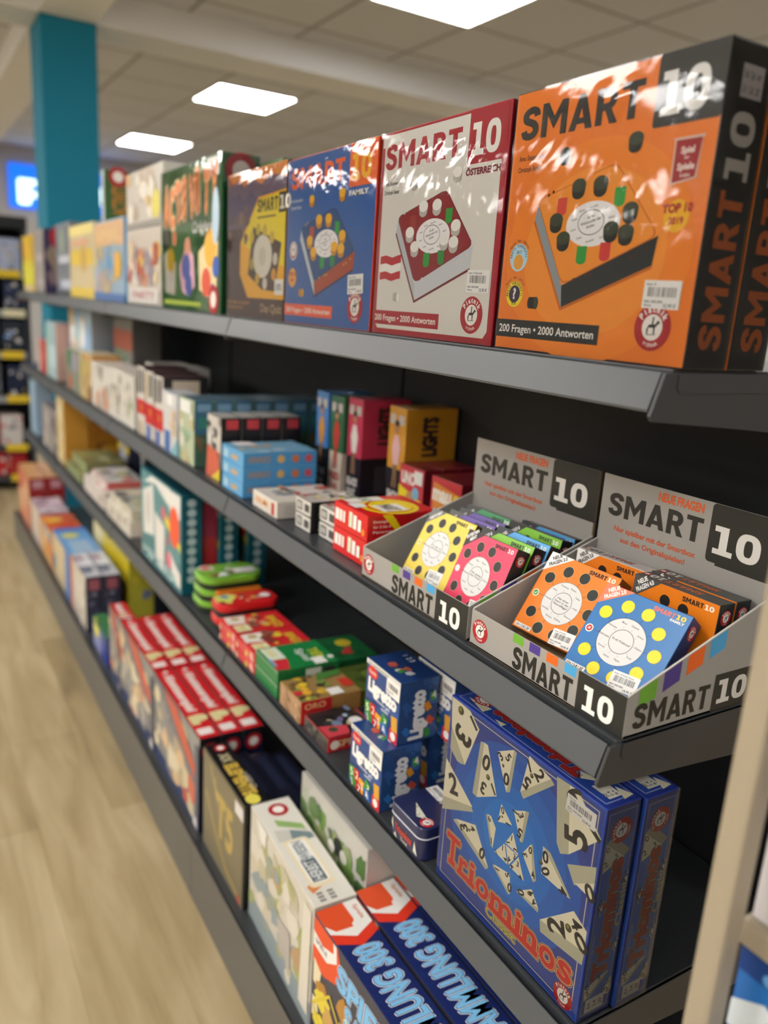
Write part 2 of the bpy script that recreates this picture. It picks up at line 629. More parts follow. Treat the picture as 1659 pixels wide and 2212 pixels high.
M_BEAM = paint_mat('white_beam_paint', '#e8e8ea')
ZB = 2.64
struct(MB().box(-4.34, -4.0, Y0, Y1, ZB, ZC, M_BEAM).build('trim_1'), 'white dropped beam running across the ceiling at the pillar', 'beam')
struct(MB().box(-4.0, X1, .15, .43, ZB + .003, ZC, M_BEAM).build('trim_2'), 'white dropped beam running along above the shelving', 'beam')
struct(MB().box(X0, -4.34, .15, .43, ZB + .003, ZC, M_BEAM).build('trim_3'), 'white dropped beam running on beyond the pillar', 'beam')
M_TEAL = paint_mat('teal_paint', '#007592', .85)
struct(MB().box(-4.33, -4.005, .155, .43, 0, ZB, M_TEAL).build('trim_4', bevel=.006), 'teal square pillar at the far end of the shelving', 'pillar')

M_LAMP = glow('led_diffuser', '#fdfbf8', LAMP)
lamp_labels = ['square ceiling light panel, largest one cut by the top of the photo', 'square ceiling light panel just above the purple and blue game boxes',
               'square ceiling light panel just right of the teal pillar, smallest in view']
LX = [-2.85, -5.6, -8.1, -.1, 2.2]
for yy in (1.84, -1.45, -2.65, -3.85, -5.05, -6.65, -8.5, -10.5, -12.7, 4.2):  # unseen aisle rows, mostly added to throw low light onto the box fronts
    for i, xx in enumerate(LX):
        if yy == 4.2 and i not in (0, 1, 3): continue
        lab = lamp_labels[i] if (yy == 1.84 and i < 3) else 'square ceiling light panel out of view, in rows mostly added to light the fronts'
        t = empty('ceiling_light', (xx - (.3 if yy == -3.85 else 0), yy, ZC), lab, 'ceiling light', 'square ceiling light panels')
        fr = MB()
        for q in ((-.31, .31, -.31, -.295), (-.31, .31, .295, .31), (-.31, -.295, -.295, .295), (.295, .31, -.295, .295)):
            fr.box(q[0], q[1], q[2], q[3], -.012, -.001, ink('#d8d6d0'))
        fr.build('frame', t)
        MB().box(-.294, .294, -.294, .294, -.009, -.001, M_LAMP).build('diffuser', t)

# blue lit sign on the far wall
sg = empty('lit_sign', (X0, 1.27, Z0 + 1.09), 'bright blue lit sign with white lettering on the far wall', 'sign')
MB().box(.005, .05, -.63, .63, -.24, .22, glow('blue_sign_face', '#0a6cf5', 1.1)).build('sign_panel', sg)
f = Face(sg, (.05, -.63, -.24), (0, 1, 0), (0, 0, 1), 1.26, .46, .001)
f.part = 'lettering'
V, F, w0 = txt2d('plus')
M_SIGNW = glow('white_sign_letters', '#d8fbff', 2.2)
for dx, dy in [(.06 * math.cos(a), .06 * math.sin(a)) for a in (0, 1.05, 2.1, 3.14, 4.2, 5.24)]:
    f.z += .2
    f.raw(None, f.place([[(V[i][0] + dx, V[i][1] + dy) for i in q] for q in F], .09, .30, .24, 1.04 / w0, 0, w0, 'l'), M_SIGNW)
f.done()

# ================================================================== GONDOLA SHELVING
S1, S2, S3, SB = Z0, Z0 - .359, Z0 - .707, Z0 - 1.16
YB = .372
bays = [(-.80, .256, 'dark grey shelving bay nearest the camera, with the orange and white quiz boxes on top'),
        (-1.87, -.80, 'dark grey shelving bay second from the camera, holding the red boxes on its base'),
        (-2.94, -1.87, 'dark grey shelving bay third from the camera, with yellow and pale blue boxes on top'),
        (-3.88, -2.94, 'dark grey shelving bay at the far end beside the teal pillar')]
for bi, (a, b, lab) in enumerate(bays):
    t = empty('shelving_bay', ((a + b) / 2, .2, 0), lab, 'shelving', 'gondola shelving bays')
    t_off = Vector(((a + b) / 2, .2, 0))
    def P(mb, name, parent=t, bevel=0.0, off=t_off):
        mb.v = [tuple(Vector(p) - off) for p in mb.v]
        return mb.build(name, parent, bevel=bevel)
    g = .0012
    bp = MB()
    if bi < 3:
        bp.box(a + g, b - g, YB, YB + .012, .02, S1 - .03, M_BACK)
        P(bp, 'back_panel')
    up = MB().box(a - .0 + g, a + .03, YB - .004, YB - .0005, .1, S1 - .032, M_BACK)
    for i in range(22):
        up.box(a + .012, a + .018, YB - .0046, YB - .0038, .2 + i * .045, .225 + i * .045, ink('#050506'))
    P(up, 'slotted_upright')
    for z in (S1, S2, S3):
        sh = P(MB().box(a + g, b - g, -.006, YB - .006, z - .028, z - .0005, M_DECK), 'shelf_board', bevel=.0012)
        rl = MB().prism([(-.0155, z - .0035), (-.0140, z - .0035), (-.0135, z - .006), (-.0240, z - .0355), (-.0062, z - .0365), (-.0062, z - .038), (-.0260, z - .038), (-.0268, z - .0355)], 'x', a + g, b - g - (.004 if bi == 0 else 0), M_RAIL)
        rl.box(a + g, b - g, -.0135, -.006, z - .0275, z - .026, M_END)
        P(rl, 'price_rail', sh)
        for xx in ((b - .0028, b + .0008) if bi == 0 else (b - .0035, b - .0015), (a + .0015, a + .0035)):
            sh_b = MB().prism([(-.0165, z - .004), (-.0285, z - .041), (-.025, z - .0455), (.1, z - .055), (YB - .004, z - .078), (YB - .004, z - .003), (0, z - .003)], 'x', xx[0], xx[1], M_END)
            br = P(sh_b, 'shelf_bracket', sh)
            sh_b = MB().prism([(0.0, z - .003), (.0, z - .017), (.004, z - .021), (.2, z - .021), (.2, z - .003)], 'x', xx[0], xx[1] + .0012 if bi == 0 else xx[1], M_END)
            P(sh_b, 'bracket_hook', br)
    bs = P(MB().box(a + g, b - g, -.083, YB - .006, SB - .03, SB - .0005, M_DECK), 'base_shelf', bevel=.0012)
    kp = MB().prism([(-.092, SB + .011), (-.0905, SB + .011), (-.0885, SB + .007), (-.0885, .001), (-.092, .001)], 'x', a + g, b - g, M_KICK)
    P(kp, 'kick_plate', bs)
    P(MB().box(a + .01, b - .01, .0, .03, .001, SB - .031, M_BACK), 'plinth')

# ================================================================== TOP SHELF: quiz boxes
def quiz_cover(B, c):
    """cover of the big quiz boxes: title, number block, picture of the game tray, banner, emblem and shop label"""
    f = B.face('f')
    k = B.W / B.H
    if c.get('panel'):
        f.z = 1
        f.p([(.03, .955), (.73, .985), (.73, .775), (.96, .775), (.965, .06), (.94, .03), (.05, .03), (.03, .05)], c['panel'])
        f.r(.012, .93, .8, .985, c['panel'])
    f.z = 3
    f.part = 'title_lettering'
    f.heavy('SMART', .046, .818, .122, c['title'], w=.63)
    f.r(.727, .773, .998 if not c.get('panel') else .985, .999, c['block'], rad=.012)
    f.r(.74, .85, .999 if not c.get('panel') else .985, .999, c['block'])
    f.z = 5
    f.heavy('10', .752, .806, .135, c['ten'], w=.19)
    if c.get('sub'):
        f.t(c['sub'][0], c['sub'][1], .728, .026, c['sub'][2], w=c['sub'][3], bold=.05)
    f.z = 3
    f.part = 'cover_artwork'
    f.t('Arno Steinwender', .047, .742, .02, c['small'], w=.155)
    f.t('Christoph Reiser', .047, .7, .02, c['small'], w=.14)
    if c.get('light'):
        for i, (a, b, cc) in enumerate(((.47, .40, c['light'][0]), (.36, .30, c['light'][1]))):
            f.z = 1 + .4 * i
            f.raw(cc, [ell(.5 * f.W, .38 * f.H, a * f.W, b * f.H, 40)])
    # the game tray, drawn in perspective: slab, top, disc with rings, pegs
    T, Lf, Rt, Bt = (.59, .685), (.185, .585), (.82, .43), (.375, .262)
    dn = .088
    def edge(P, Q, a): return (P[0] + (Q[0] - P[0]) * a, P[1] + (Q[1] - P[1]) * a)
    f.z = 2
    f.p([(Lf[0] - .005, Lf[1] - dn + .01), (Lf[0] + .01, Lf[1] - .01), Bt, (Bt[0] + .012, Bt[1] - dn)], c['tray_end'])
    f.p([Bt, Rt, (Rt[0] - .012, Rt[1] - dn - .015), (Bt[0] + .012, Bt[1] - dn)], c['tray_side'])
    f.line([(Lf[0] - .005, Lf[1] - dn + .01), (Bt[0] + .008, Bt[1] - dn), (Rt[0] - .012, Rt[1] - dn - .015)], .011, c['tray_rim'])
    f.z = 3
    rc = []
    for P, Q, N in ((Lf, T, Rt), (T, Rt, Bt), (Rt, Bt, Lf), (Bt, Lf, T)):
        a = .075
        rc += [edge(Q, P, a), edge(Q, edge(P, N, .5), .045), edge(Q, N, a)]
    f.p(rc, c['tray_rim'])
    f.z = 4
    m = (.5, .49)
    f.p([edge(p, m, .02) for p in rc], c['tray'])
    f.z = 5
    f.raw('#f1eeee', [ell(.503 * f.W, .482 * f.H, .137 * f.W, .08 * f.H, 34, .0)])
    f.z = 6
    f.raw('#3c3838', stroke(ell(.495 * f.W, .488 * f.H, .066 * f.W, .044 * f.H, 30), .0028 * f.W, True))
    for i, s_ in enumerate(('Ist ein', 'Weltwunder der', 'Antike')):
        f.t(s_, .495, .504 - i * .017, .0105, '#3c3838', align='c', rot=12)
    for i in range(10):
        a = 2 * math.pi * (i + .5) / 10
        f.t(('Koloss', 'Orakel', 'Pyramiden', 'Garten', 'Tempel')[i % 5], .502 + .1 * math.cos(a), .48 + .06 * math.sin(a), .007, '#55504f', align='c', rot=12)
    def peg(u, v, top, sd, r=.037):
        z = f.z
        f.raw(sd, [ell(u * f.W, (v - .026) * f.H, r * f.W * .9, r * .62 * f.W, 18), [((u - r * .9) * f.W, (v - .026) * f.H), ((u + r * .9) * f.W, (v - .026) * f.H), ((u + r) * f.W, v * f.H), ((u - r) * f.W, v * f.H)]])
        f.z = z + 1
        f.raw(top, [ell(u * f.W, v * f.H, r * f.W, r * .68 * f.W, 20)])
        f.z = z
    f.z = 6
    for u, v, cc in ((.465, .375, '#2f9a3e'), (.623, .57, '#2f9a3e'), (.583, .385, c.get('miss', '#d33a34')), (.331, .555, c.get('miss2', '#d9473a'))):
        f.raw(cc, [ell(u * f.W, (v - .02) * f.H, .026 * f.W, .016 * f.W, 16), rect2((u - .026) * f.W, (v - .02) * f.H, (u + .026) * f.W, (v + .03) * f.H)])
    for u, v in ((.412, .622), (.523, .622), (.681, .522), (.673, .449), (.308, .506), (.358, .437)):
        peg(u, v, c['peg'], c['peg2'])
    f.z = 9
    peg(.6, .462, c['peg'], c['peg2'])
    peg(.319, .745, c['peg'], c['peg2'], .03)
    peg(.665, .752, c['peg'], c['peg2'], .033)
    f.raw(c['peg2'], [rect2(.2 * f.W, .17 * f.H, .235 * f.W, .215 * f.H), ell(.2 * f.W, .1925 * f.H, .012 * f.W, .0225 * f.H, 14)])
    f.raw(c['peg'], [ell(.238 * f.W, .1925 * f.H, .014 * f.W, .0245 * f.H, 16)])
    f.z = 6
    for u, v in ((.5, .3), (.525, .305), (.71, .36), (.735, .368), (.25, .6), (.275, .61), (.44, .285), (.78, .39)):
        f.d(u, v, .0065, c['hole'], n=8)
    # banner, emblem, label
    f.z = 3
    f.r(c.get('ban0', .0), .05, .602, .122, c['banner'])
    f.z = 4
    f.t('200 Fragen \u2022 2000 Antworten', .022, .071, .031, '#f5f1ea', w=.555)
    f.z = 4
    f.emblem(.848, .128, .079)
    f.z = 10
    f.price(c['lab'][0], c['lab'][1], .158, .093, c['lab'][2], c['lab'][3], rot=c.get('lrot', -1), seed=c['lab'][4])
    f.z = 4
    return f

def quiz_side(B, c):
    f = B.face('r')
    f.part = 'side_artwork'
    f.z = 2
    f.heavy('SMART', .80, .065, .56, c['stitle'], w=.50, rot=90)
    f.heavy('10', .80, .60, .56, c['sten'], w=.20, rot=90)
    f.r(.32, .84, .82, .935, '#c9c3c6')
    f.z = 3
    for i in range(3):
        for j in range(2):
            f.t(('12+', '2-8', "20'", 'Std', 'Spi', 'er')[i + 3 * j], .36 + .15 * i, .853 + .043 * j, .022, '#4a4547', w=.1)
    return f

ORANGE = dict(title='#2b2c2b', block='#3b3b3a', ten='#eceae6', small='#7a4a2a', tray='#f2932c', tray_rim='#c9660f', tray_side='#1f2524', tray_end='#8e969c',
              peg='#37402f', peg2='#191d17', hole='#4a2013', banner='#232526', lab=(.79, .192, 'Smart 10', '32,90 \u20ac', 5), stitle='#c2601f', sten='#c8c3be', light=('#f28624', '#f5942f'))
def orange_box(y, label):
    B = Box('quiz_game_box', label, 'game box', 0, .26, y, .0545, S1, .26, '#ef7d20', '#1b1a19', '#1b1a19', 'big quiz game boxes', step=.00007)
    return B
B = orange_box(0, 'big orange quiz game box in shrink wrap, at the near end of the top shelf')
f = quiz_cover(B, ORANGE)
f.z = 4
# small award marks of the orange box
f.part = 'award_marks'
f.p([(.83, .73), (.955, .73), (.945, .715), (.94, .6), (.835, .585), (.835, .715)], '#d9b9ab')
f.z = 5
f.p([(.842, .722), (.944, .722), (.932, .605), (.843, .592)], '#a3262d')
f.z = 6
f.t('Spiel', .892, .68, .02, '#f0dcd4', align='c', bold=.04)
f.t('der', .892, .662, .01, '#f0dcd4', align='c')
f.t('Spiele', .892, .63, .02, '#f0dcd4', align='c', bold=.04)
f.t('WIEN', .892, .606, .011, '#f0dcd4', align='c')
f.z = 4
f.d(.883, .488, .052, '#f2b61c')
f.z = 5
f.t('TOP 10', .883, .5, .026, '#b3262b', align='c', bold=.07)
f.t('2019', .883, .463, .021, '#b3262b', align='c', bold=.05)
f.z = 4
f.d(.105, .37, .055, '#b7ddf0')
f.z = 5
f.d(.105, .352, .03, '#e8a33c')
f.t('2017', .105, .385, .012, '#27303a', align='c')
f.arc('\u00c5RETS VUXENSPEL', .105, .37, .041, .011, '#27303a', spread=190)
f.line([(.085, .35), (.105, .37), (.125, .35), (.105, .335)], .004, '#8a4a1a', True)
f.z = 4
f.arc('Spiel des Jahres', .105, .37, .062, .011, '#7a3f1c', spread=120)
f.arc('Spiel des Jahres', .1, .225, .062, .011, '#7a3f1c', spread=120)
f.d(.1, .225, .052, '#f0dc25')
f.z = 5
f.d(.1, .225, .035, '#3a2440')
f.z = 6
f.t('?', .1, .207, .04, '#f2efe8', align='c', bold=.05)
f.arc('\u00c5RETS VOKSENSPIL', .1, .225, .039, .011, '#27303a', spread=210)
f.t('2018', .1, .182, .01, '#27303a', align='c')
quiz_side(B, ORANGE)
B.film(.0016, 3).end()
B = orange_box(.0585, 'black-sided quiz game box standing right behind the big orange one')
quiz_side(B, ORANGE)
g = B.face('f')
g.part = 'cover_edge'
g.r(.985, 0, 1, 1, '#e77b2c')
B.film(.0016, 6).end()
B = Box('quiz_game_box', 'off-white quiz game box with crimson border and a striped flag, left of the orange box', 'game box', -.2775, -.0075, 0, .055, S1, .2585, '#a8202e', '#8c1525', '#8c1525', 'big quiz game boxes', step=.00007)
f = quiz_cover(B, dict(title='#ab2231', block='#ab2231', ten='#eeebe4', small='#4a4543', tray='#8c1f28', tray_rim='#6b161f', tray_side='#c9ccd0', tray_end='#b9bdc2', panel='#dedad2', ban0=.012,
                  peg='#efece6', peg2='#b9b5ae', hole='#d9d2cb', banner='#a8202e', sub=('\u00d6STERREICH', .725, '#7c1f33', .235), lab=(.798, .228, 'Smart 10 \u00d6sterreich', '32,90 \u20ac', 8),
                  miss='#2f8a3e', miss2='#9c3a30'))
f.part = 'cover_artwork'
f.z = 4
for v0, v1, cc in ((.355, .395, '#b8242f'), (.315, .355, '#efece6'), (.277, .315, '#b8242f')):
    f.p([(.047, v0), (.1, v0 + .006), (.16, v0 - .006), (.21, v0 + .004), (.243, v0 + .008), (.243, v1 + .008), (.21, v1 + .004), (.16, v1 - .006), (.1, v1 + .006), (.047, v1)], cc)
B.film(.0016, 9).end()
B = Box('quiz_game_box', 'blue quiz game box with orange title and yellow pegs, left of the off-white box', 'game box', -.582, -.287, 0, .055, S1, .2585, '#3562a6', '#cf3a22', '#cf3a22', 'big quiz game boxes', step=.00009)
f = quiz_cover(B, dict(title='#f06a35', block='#ee6a2e', ten='#f6b72c', small='#d5dbe4', tray='#1f4a80', tray_rim='#173a66', tray_side='#a8482a', tray_end='#c3ccd6',
                  peg='#f2b524', peg2='#c98a18', hole='#c9b04a', banner='#ee5f3a', sub=('FAMILY', .735, '#f3f0ea', .19), lab=(.768, .195, 'Smart 10 Family', '37,90 \u20ac', 12), lrot=3,
                  miss='#2f8a3e', miss2='#b5482e'))
f.part = 'award_marks'
f.z = 4
f.d(.1, .45, .05, '#e6e3df'); f.z = 5; f.d(.1, .45, .042, '#c33d3a'); f.z = 6; f.d(.1, .455, .034, '#efece6'); f.t('SPIEL', .1, .452, .014, '#2b2b2b', align='c')
f.z = 4
f.d(.095, .285, .052, '#eda83c'); f.z = 5; f.t('TOP 10', .095, .295, .024, '#b5402a', align='c', bold=.06); f.t('2022', .095, .262, .018, '#b5402a', align='c', bold=.05)
B.film(.0016, 12).end()

# the volcano-and-hexagon quiz box
B = Box('quiz_game_box', 'dark purple game box with a big yellow hexagon, left of the blue quiz box', 'game box', -.866, -.588, 0, .055, S1, .262, '#4a3230', '#3a2426', '#c26a35', 'big quiz game boxes', step=.00012)
f = B.face('f')
f.z = 1
f.r(.0, .62, 1, 1, '#6d5a70')
f.r(.0, .93, 1, 1, '#b35a38')
f.z = 2
f.p([(0, 1), (.1, .93), (.2, .955), (.3, .9), (.45, .94), (.6, .89), (.75, .95), (1, .9), (1, 1)], '#e08a3a')
f.p([(0, .9), (.12, .84), (.2, .87), (.3, .8), (.42, .86), (.55, .8), (.62, .84), (1, .82), (1, .7), (0, .66)], '#57486a')
f.blobs(5, 14, ['#8c6a5c', '#73584e', '#5a4348'], .02, .5, .4, .75, .02, .06)
f.z = 4
f.p([(.25, .52), (.56, .81), (1, .83), (1, .14), (.4, .14), (.25, .3)], '#f3b31c')
f.z = 5
f.p([(.27, .52), (.57, .795), (.998, .815), (.998, .35), (.6, .42)], '#f2da1e')
f.part = 'title_lettering'
f.z = 6
f.heavy('SMART', .55, .71, .085, '#2b2622', w=.33)
f.r(.895, .69, .998, .815, '#2b2622')
f.z = 7
f.heavy('10', .91, .71, .085, '#efe9dc', w=.16)
f.part = 'cover_artwork'
f.z = 6
f.r(.55, .67, .85, .682, '#6d5c22')
f.p([(.48, .62), (.95, .5), (.86, .19), (.65, .2), (.4, .3)], '#4a3328')
f.z = 7
f.d(.65, .42, .155, '#e3ddcb', .135)
f.z = 8
f.d(.65, .42, .06, '#d2cbb9')
for u, v, cc in ((.46, .55, '#d6ba1f'), (.57, .6, '#c9b423'), (.68, .59, '#cdb423'), (.8, .54, '#d8b42a'), (.86, .4, '#d8d0bf'), (.84, .3, '#d8992a'), (.7, .24, '#d8d0bf'), (.57, .27, '#caa52a'), (.47, .37, '#a89a30')):
    f.d(u, v, .038, cc)
f.r(.86, .17, .998, .27, '#efeee8')
f.z = 9
f.t('30%', .88, .2, .04, '#57504a')
f.t('Alle Fragen neu gestellt', .02, .095, .022, '#c98a35', w=.42)
f.t('Ein Quizspiel f\u00fcr alle', .02, .06, .02, '#c98a35', w=.3)
f.t('Das Quiz', .64, .05, .055, '#bfa07a', w=.34)
B.film(.0014, 15).end()

# tall green charades box and its twin behind
def green_side(B):
    f = B.face('r')
    f.z = 2
    f.t('ACTIVITY', .74, .22, .4, '#d8742a', w=.5, rot=90, bold=.07)
    f.emblem(.5, .9, .42, fine=False)
    g = B.face('t')
    g.z = 2
    g.emblem(.9, .5, .07, fine=False)
    g.t('ACTIVITY', .62, .25, .5, '#d8742a', w=.4, bold=.06)
B = Box('charades_game_box', 'tall green charades box with wobbly orange title on the top shelf', 'game box', -1.335, -.905, 0, .08, S1, .312, '#4a7a4a', '#1f5c34', '#1d5130', 'green charades boxes', step=.0002)
f = B.face('f')
f.z = 1
f.blobs(21, 26, ['#5b8b58', '#4c7c4b', '#63905c', '#40703f'], r0=.1, r1=.25)
f.z = 7
f.r(.0, 0, .02, 1, '#b9bcae')
for i, (ch, dv) in enumerate(zip('ACTIVITY', (0, -.02, .01, .03, .03, .06, .05, .07))):
    for z, cc, bd in ((8, '#f4d9a0', .14), (9, '#e8823a', .06)):
        f.part = 'title_lettering'
        f.z = z
        f.t(ch, .08 + i * .112, .62 + dv, .25, cc, w=.085 if ch != 'I' else .04, bold=bd, rot=(i % 3 - 1) * 3)
f.z = 8
f.t('Original', .58, .535, .07, '#dfe4dc', w=.32, bold=.05)
f.part = 'cover_artwork'
f.r(.8, .87, .97, .985, '#d9dbd6')
f.p([(.1, .12), (.07, .4), (.14, .43), (.3, .33), (.28, .1)], '#efe9d6')
f.p([(.4, .14), (.36, .3), (.48, .47), (.6, .38), (.62, .17), (.5, .1)], '#d9a8bb')
f.p([(.7, .15), (.68, .4), (.82, .48), (.97, .46), (.95, .15), (.85, .1)], '#ecd7a4')
f.z = 9
for u, v, r, cc in ((.2, .35, .07, '#e8c53c'), (.5, .44, .05, '#c9886a'), (.48, .3, .07, '#35488f'), (.52, .18, .06, '#35488f'), (.86, .42, .09, '#eeb63c'), (.94, .3, .05, '#3a5fb4'), (.8, .2, .07, '#d9573a'), (.9, .14, .04, '#3a5fb4'), (.18, .2, .06, '#e6e3dc'), (.12, .51, .05, '#3a2c26'), (.27, .51, .04, '#b5663a')):
    f.d(u, v, r, cc)
f.r(.08, .035, .72, .065, '#9cb03a')
f.emblem(.91, .09, .07, fine=False)
f.d(.93, .62, .05, '#b9d3e6', .13)
green_side(B)
B.film(.0012, 20).end()
B = Box('charades_game_box', 'green charades box behind its twin, showing only its top corner', 'game box', -1.21, -.80, .083, .08, S1, .30, '#4a7a4a', '#1f5c34', '#1d5130', 'green charades boxes', step=.0002)
green_side(B)
B.end()

# farther boxes on the top shelf: blurred in the photo, drawn in patches
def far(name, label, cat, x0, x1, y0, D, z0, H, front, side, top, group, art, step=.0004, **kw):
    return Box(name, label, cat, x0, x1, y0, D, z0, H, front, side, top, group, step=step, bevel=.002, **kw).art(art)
far('game_box', 'pale party game box with a crowd on it, left of the green charades box', 'game box', -1.72, -1.352, .01, .09, S1, .198, '#d2c8bd', '#cfcac2', '#d5cfc6', 'far game boxes on the top shelf',
    [('f', 'b', 31, 34, ['#c98a6a', '#b96a5c', '#e3cfa6', '#9a8f9a', '#e0c25a', '#b0583f', '#e9e2da'], .05, .3, .95, .8, .04, .09), ('f', 'r', .1, .03, .9, .22, '#d8d5d2'), ('f', 't', 'PARTY', .2, .08, .1, '#a9474f', .6)])
far('game_box', 'pale game box with yellow flashes, stacked on the crowd party game', 'game box', -1.715, -1.352, .01, .09, S1 + .2, .145, '#cdc6bb', '#c9c5be', '#d5d0c8', 'far game boxes on the top shelf',
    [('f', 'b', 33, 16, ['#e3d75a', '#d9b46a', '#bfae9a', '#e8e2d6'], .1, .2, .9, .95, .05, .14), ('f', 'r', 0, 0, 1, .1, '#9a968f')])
far('game_box', 'pale blue game box with an orange top band, right of the yellow box', 'game box', -2.135, -1.728, .005, .09, S1, .238, '#9fb8cf', '#5d9ccd', '#b7cad6', 'far game boxes on the top shelf',
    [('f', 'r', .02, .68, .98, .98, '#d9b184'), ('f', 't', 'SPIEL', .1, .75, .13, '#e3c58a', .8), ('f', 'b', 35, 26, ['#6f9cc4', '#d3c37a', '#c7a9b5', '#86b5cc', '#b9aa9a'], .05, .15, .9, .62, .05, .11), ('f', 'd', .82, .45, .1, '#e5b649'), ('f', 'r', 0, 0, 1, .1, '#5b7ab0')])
far('game_box', 'pale yellow game box in the middle of the far top shelf boxes', 'game box', -2.56, -2.142, .005, .09, S1, .246, '#d9c9a0', '#cfc3a6', '#e7dca8', 'far game boxes on the top shelf',
    [('f', 'r', 0, .86, 1, 1, '#e9d98a'), ('f', 'r', .05, .45, .95, .66, '#dcbf4e'), ('f', 'd', .6, .56, .12, '#c9a65c'), ('f', 'r', 0, 0, 1, .14, '#dcc25a'), ('f', 'r', .1, .72, .8, .8, '#d8a98a')])
far('game_box', 'green-spined game box standing upright on the pale blue game box', 'game box', -2.04, -2.0, .012, .085, S1 + .24, .152, '#bcc7cc', '#35602f', '#c2c9cc', 'far game boxes on the top shelf',
    [('r', 't', 'ACTIVITY', .78, .14, .5, '#d07f2c', .6, 90), ('r', 'e', .5, .88, .34, 0, False), ('f', 'b', 41, 9, ['#a9bfd0', '#c9d6dc', '#8fb0cf'], .05, .1, .9, .8, .08, .18)])
far('game_box', 'grey-blue game box with pale labels, left of the pale yellow box', 'game box', -2.885, -2.572, .01, .1, S1, .27, '#7b818d', '#6f7480', '#a9b3bd', 'far game boxes on the top shelf',
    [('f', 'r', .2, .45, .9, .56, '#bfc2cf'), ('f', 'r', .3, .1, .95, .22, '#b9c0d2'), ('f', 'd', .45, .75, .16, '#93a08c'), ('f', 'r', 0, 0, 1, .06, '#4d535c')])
far('game_box', 'pale narrow game box with a navy side and red badge, on the far top shelf', 'game box', -3.47, -3.2, .01, .17, S1 - .0, .275, '#a39d9a', '#3a2f52', '#8a8590', 'far game boxes on the top shelf',
    [('f', 'r', .2, .5, .8, .62, '#b9adad'), ('f', 'r', .3, .12, .9, .22, '#b3a9ab'), ('r', 'e', .5, .87, .34, 0, False), ('r', 'b', 43, 10, ['#7d6a70', '#5e4f62', '#8a7a6c'], .2, .15, .8, .7, .1, .25)])
far('game_box', 'bright yellow game box at the far end of the top shelf', 'game box', -3.85, -3.5, .01, .1, S1, .262, '#e0b83a', '#cfa834', '#e8c65a', 'far game boxes on the top shelf',
    [('f', 'r', 0, .12, 1, .55, '#d5cf45'), ('f', 'r', .1, 0, .9, .12, '#d9c79a'), ('f', 'b', 45, 5, ['#e8a13a', '#e3c34a'], .1, .6, .9, .95, .1, .2)])

